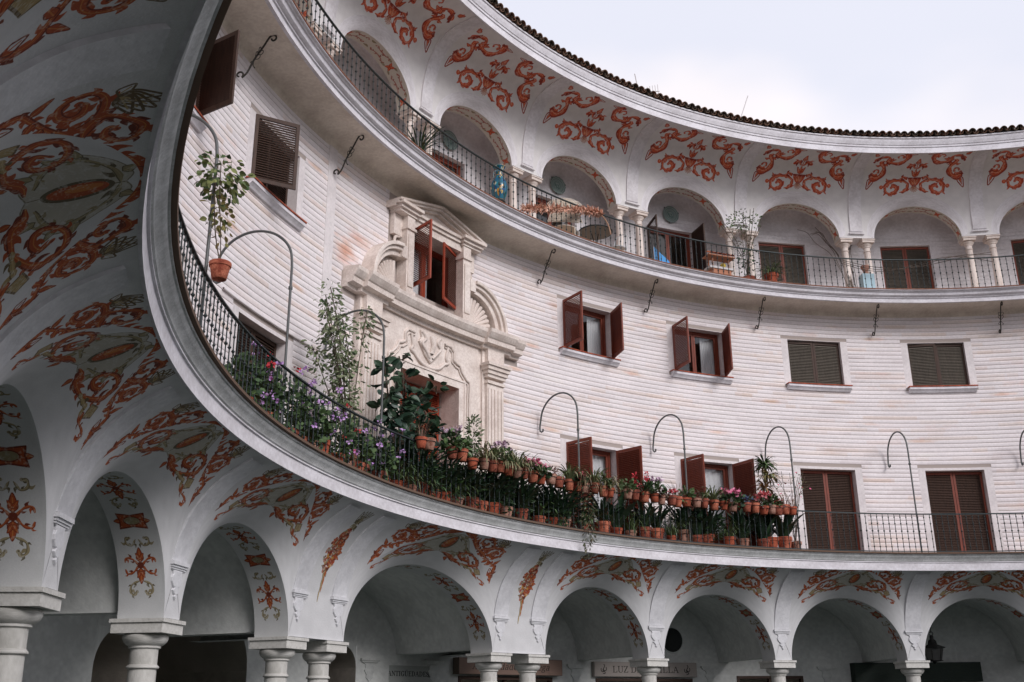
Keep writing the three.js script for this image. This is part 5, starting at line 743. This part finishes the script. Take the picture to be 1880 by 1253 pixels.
{ // small tiled shelter, gallery pots
  const g = thing('model_shelter', 'small orange tiled model shelter with posts standing on the gallery floor', 'ornament'); face(g, 66.0, 15.75, 12.7);
  const om = std({ color: new THREE.Color(0.55, 0.16, 0.07) }), wm = std({ color: new THREE.Color(0.45, 0.2, 0.12) });
  mesh('plinth', box(-0.38, 0.38, 0.3, 0.36, -0.16, 0.16), std({ color: new THREE.Color(0.6, 0.58, 0.58) }), g); mesh('base', box(-0.3, 0.3, 0, 0.3, -0.13, 0.13), wm, g);
  for (const x of [-0.26, 0.24]) for (const z of [-0.1, 0.1]) mesh('post', lathe([[0.022, 0.36], [0.03, 0.38], [0.02, 0.42], [0.02, 0.62], [0.03, 0.66]], 8).translate(x, 0, z), wm, g);
  for (let i = 0; i < 6; i++) mesh('roof_tile', ni(grid(8, 2, (a, t) => { const al = a * Math.PI; return [-0.34 + i * 0.135 + Math.cos(al) * 0.066, 0.7 + Math.sin(al) * 0.05 + 0.1 * (1 - t), 0.2 * t + 0.02, a, t]; })), om, g);
  mesh('roof_board', box(-0.42, 0.42, 0.66, 0.69, -0.16, 0.2), wm, g); mesh('yellow_pot', lathe([[0, 0.36], [0.06, 0.36], [0.08, 0.46], [0.05, 0.5]], 12).translate(0.1, 0, 0.05), std({ color: new THREE.Color(0.5, 0.36, 0.05) }), g);
  potted(60.2, 15.66, 12.7, 0.2, 0.36, 'grass', 'large terracotta pot with a grassy green plant on the top gallery', 'plants on the gallery', { s: 1.25, tint: 0 });
  let s = thing('gallery_shrub', 'tall airy shrub beside the gallery columns right of the model shelter', 'shrub'); face(s, 61.9, 16.1, 12.7);
  const [b, rm] = potGeo(0.22, 0.38), p = mesh('pot', b, TM[2], s); mesh('rim', rm, TM[2], p); const r = rng(231), st = []; for (let i = 0; i < 10; i++) { const a = r() * 6.28, q = 0.2 + r() * 0.4; st.push([[[0, 0.3, 0], [Math.cos(a) * q * 0.2, 1, Math.sin(a) * q * 0.2], [Math.cos(a) * q * 0.7, 1.6, Math.sin(a) * q * 0.6], [Math.cos(a) * q * 1.3, 2.0 + r() * 0.35, Math.sin(a) * q]], 0.008]); }
  stemsAndLeaves(s, st, M.leaf, (v) => { bush(v, 190, [0.02, 2.15, 0], [0.6, 0.32, 0.45], 0.075, 0.5, C.md, C.pale2, 241); bush(v, 110, [-0.1, 1.3, 0.1], [0.35, 0.5, 0.3], 0.07, 0.4, C.dry2, C.md, 242); bush(v, 70, [-0.1, 0.8, 0.2], [0.3, 0.4, 0.2], 0.08, 0.5, C.dk2, C.md, 243); });
  const q = thing('pot_stand', 'small clay pot on a pale blue pedestal beside the twin gallery columns', 'pot'); face(q, 49.3, 15.85, 12.7); mesh('pedestal', box(-0.17, 0.17, 0, 0.62, -0.15, 0.15), std({ color: new THREE.Color(0.5, 0.68, 0.76) }), q); mesh('clay_pot', lathe([[0, 0.62], [0.06, 0.62], [0.08, 0.68], [0.06, 0.74], [0.12, 0.84], [0.13, 0.9], [0.1, 0.9]], 18), TM[3], q);
  const vine = thing('bare_vine', 'leafless brown vine climbing the twin columns and arches on the right of the gallery', 'vine'), br = []; const rv = rng(251);
  for (let i = 0; i < 11; i++) { const t0 = 49.6 + (rv() - 0.5) * 0.6, P = [pol(t0, 16.2, 12.72)]; let th = t0, y = 12.9, rr = 16.35; const dir = i % 2 ? 1 : -1; for (let k = 0; k < 8; k++) { y += 0.28 + rv() * 0.12; th += dir * (0.05 + rv() * 0.22) * (k > 4 ? 4.5 : 1); rr = Math.min(16.6 + k * 0.12, 17.5) * (k > 4 ? 1.0 : 1); if (y > 15.55) y = 15.55 - rv() * 0.35; P.push(pol(th, Math.min(rr, 17.3), y)); } br.push(tube(P, 0.008, 40, 4)); }
  for (let i = 0; i < 3; i++) br.push(tube(Array.from({ length: 9 }, (_, k) => pol(52.5 - k * 2.0, 15.5, 13.62 - 0.22 * Math.sin((k / 8) * Math.PI * (1.4 + i * 0.3)) - i * 0.05)), 0.009, 50, 4));
  mesh('branches', br, std({ color: new THREE.Color(0.12, 0.09, 0.07) }), vine);
  const dp = thing('gallery_palm', 'dark green potted palm behind the railing at the far left of the gallery', 'potted plant'); face(dp, 103.2, 15.8, 12.7); const [b2, r2] = potGeo(0.18, 0.3), p2 = mesh('pot', b2, TM[1], dp); mesh('rim', r2, TM[1], p2); const v2 = new VB(); blades(v2, 60, { len: [0.5, 0.95], w: 0.035, el: [0.5, 1.4], droop: 1.6, base: 0.06, c0: C.dk2, c1: C.md, y: 0.28 }, 261); mesh('foliage', v2.geo(), M.gloss, dp);
}
{ const g = thing('sky_reflection_board', 'blue board added for the sky reflection in the open gallery door glass', 'board'); face(g, 67.9, 17.66, 12.7); g.rotation.order = 'YXZ'; g.rotation.x = -0.05; mesh('panel', slab([[-0.3, 0.02], [0.42, 0.02], [0.42, 0.5], [0.2, 1.35], [-0.3, 1.75]], -0.02, 0.02, 0.008), std({ color: new THREE.Color(0.02, 0.3, 0.72), roughness: 0.5 }), g); mesh('edge_strip', box(-0.32, -0.3, 0.02, 1.76, -0.025, 0.025), std({ color: new THREE.Color(0.6, 0.6, 0.62) }), g); }  // added board, coloured as the sky mirrored in the door glass
// ---------------------------------------------------------------- roof aerials
{
  const am = std({ color: new THREE.Color(0.45, 0.42, 0.42), metalness: 0.4, roughness: 0.5 });
  let g = thing('tv_antenna', 'small rooftop antenna with a grid reflector above the tiled eaves', 'antenna'); face(g, 74.6, 15.7, 17.5);
  mesh('mast', tube([[0, 0, 0], [-0.02, 0.6, 0], [-0.1, 1.1, 0]], 0.014, 6, 6), am, g); mesh('boom', tube([[-0.05, 0.52, 0], [0.35, 0.66, 0], [0.75, 0.8, 0]], 0.012, 6, 6), am, g);
  for (let i = 0; i < 8; i++) mesh('element', tube([[0.05 + i * 0.095, 0.45 + i * 0.033, 0], [0.03 + i * 0.095, 0.66 + i * 0.05, 0]], 0.008, 2, 5), am, g); mesh('junction_box', box(-0.1, 0, 0.48, 0.6, -0.05, 0.05), std({ color: new THREE.Color(0.5, 0.12, 0.08) }), g);
  g = thing('roof_aerial', 'single thin slanted aerial rod standing on the tiled roof', 'antenna'); face(g, 62.7, 15.7, 17.45); mesh('rod', tube([[0, 0, 0], [0.25, 0.7, 0], [0.52, 1.4, 0]], 0.012, 4, 5), am, g); mesh('rod_base', lathe([[0, -0.02], [0.05, -0.02], [0.05, 0.04], [0.02, 0.06]], 10), am, g);
}
// ---------------------------------------------------------------- arcade: signs, lantern
{
  const signTex = (w, h, bg, draw) => { const c = canvas(w, h), g = c.getContext('2d'), r = rng(w + h); g.fillStyle = bg; g.fillRect(0, 0, w, h); for (let i = 0; i < 900; i++) { g.fillStyle = `rgba(${r() < 0.5 ? '20,15,10' : '255,240,225'},0.03)`; g.fillRect(r() * w, r() * h, 4 + r() * 30, 1 + r() * 3); } draw(g); const t = texOf(c); t.wrapS = t.wrapT = THREE.ClampToEdgeWrapping; return t; };
  function board(name, label, cat, tha, thb, y0, y1, dep, tex, side) {
    const g = thing(name, label, cat), c = (tha + thb) / 2, hw = (tha - thb) / 2 * D2R * RBK; mesh('board', bend(box(-hw, hw, y0, y1, 0.01, dep - 0.004, 12), c, RBK), side, g);
    mesh('sign_face', bend(ni(grid(16, 1, (a, t) => [lerp(-hw + 0.01, hw - 0.01, a), lerp(y0 + 0.01, y1 - 0.01, t), dep, a, t])), c, RBK), std({ map: tex, roughness: 0.7 }), g);
  }
  const brown = std({ color: new THREE.Color(0.13, 0.095, 0.075) });
  board('shop_sign', 'brown shop sign with slanted script lettering behind the twin columns', 'sign', 86.7, 77.1, 2.46, 2.84, 0.24, signTex(1024, 128, '#8d7468', (g) => { g.fillStyle = '#17110f'; g.font = 'italic 74px serif'; g.textAlign = 'center'; g.fillText('Antigüedades  Lovega', 512, 90); }), brown);
  board('shop_sign', 'pale shop sign reading LUZ DE SEVILLA behind a single column', 'sign', 73.9, 64.4, 2.46, 2.83, 0.14, signTex(1024, 128, '#a9a09a', (g) => { g.fillStyle = '#2a2523'; g.font = '84px serif'; g.textAlign = 'center'; g.fillText('LUZ DE SEVILLA', 512, 94); for (const x of [92, 932]) { g.save(); g.translate(x, 64); g.lineWidth = 7; g.strokeStyle = '#2a2523'; g.beginPath(); g.moveTo(0, -44); g.bezierCurveTo(30, -20, -34, 6, 0, 20); g.bezierCurveTo(26, 34, 6, 48, -10, 40); g.moveTo(-26, -8); g.bezierCurveTo(-36, 20, -10, 40, 6, 12); g.moveTo(22, -18); g.bezierCurveTo(36, 10, 10, 30, -6, 2); g.stroke(); g.restore(); } }), std({ color: new THREE.Color(0.3, 0.27, 0.25) }));
  board('shop_sign', 'dark green shop fascia with faint lettering at the lower right', 'sign', 50.4, 39.6, 2.32, 2.84, 0.3, signTex(1024, 128, '#1c2a22', (g) => { g.fillStyle = '#3a453c'; g.font = '64px sans-serif'; g.textAlign = 'center'; g.fillText('bar', 512, 92); }), std({ color: new THREE.Color(0.012, 0.022, 0.016) }));
  // lettering painted on the wall itself
  const lt = signTex(512, 256, '#9ca09d', (g) => { g.fillStyle = '#16181a'; g.font = 'bold 62px serif'; g.textAlign = 'center'; g.fillText('ANTIGÜEDADES', 238, 92); g.fillText('LOKA', 246, 186); g.font = 'bold 58px serif'; g.fillText('2', 496, 96); }), hw = 0.62, c = 90.6, g = thing('painted_wall_sign', 'dark painted lettering on a pale wall panel between the arches', 'sign');
  mesh('panel', bend(box(-hw, hw, 1.98, 2.62, 0.004, 0.012, 8), c, RBK), M.inner, g); mesh('lettering', bend(ni(grid(8, 1, (a, t) => [lerp(-hw, hw, a), lerp(1.98, 2.62, t), 0.016, a, t])), c, RBK), std({ map: lt }), g);
  const l = thing('hanging_lantern', 'black wrought iron lantern hanging inside the right-hand arch', 'lantern'); face(l, 45.2, 17.5, 2.74); const im = std({ color: new THREE.Color(0.012, 0.012, 0.012), roughness: 0.5, metalness: 0.4 });
  mesh('chain', tube([[0, 0.8, 0], [0, 1.2, 0], [0, 1.8, 0]], 0.01, 6, 5), im, l); mesh('ring', ni(new THREE.TorusGeometry(0.05, 0.01, 6, 16)).translate(0, 0.78, 0), im, l);
  mesh('cap', ni(new THREE.LatheGeometry([[0.02, 0.74], [0.05, 0.72], [0.05, 0.64], [0.1, 0.6], [0.12, 0.5], [0.33, 0.42], [0.3, 0.4], [0, 0.41]].map(([a, b]) => new THREE.Vector2(a, b)), 6)), im, l);
  for (let i = 0; i < 6; i++) { const a = i * Math.PI / 3; mesh('corner_bar', tube([[Math.cos(a) * 0.27, 0.41, Math.sin(a) * 0.27], [Math.cos(a) * 0.19, 0.08, Math.sin(a) * 0.19]], 0.012, 3, 5), im, l); mesh('lantern_pane', ni(grid(1, 1, (u, v) => { const b = a + u * Math.PI / 3, q = lerp(0.185, 0.262, v) * 1; return [Math.cos(b) * q, lerp(0.08, 0.4, v), Math.sin(b) * q, u, v]; })), std({ color: new THREE.Color(0.03, 0.03, 0.03), roughness: 0.2 }), l); }
  mesh('lantern_base', ni(new THREE.LatheGeometry([[0, 0], [0.03, 0.0], [0.06, 0.05], [0.22, 0.07], [0.22, 0.09], [0, 0.09]].map(([a, b]) => new THREE.Vector2(a, b)), 6)), im, l);
}
console.log('objects done');
scene.traverse((o) => { if (o.isMesh) { o.castShadow = true; o.receiveShadow = true; } });
renderer.render(scene, camera);
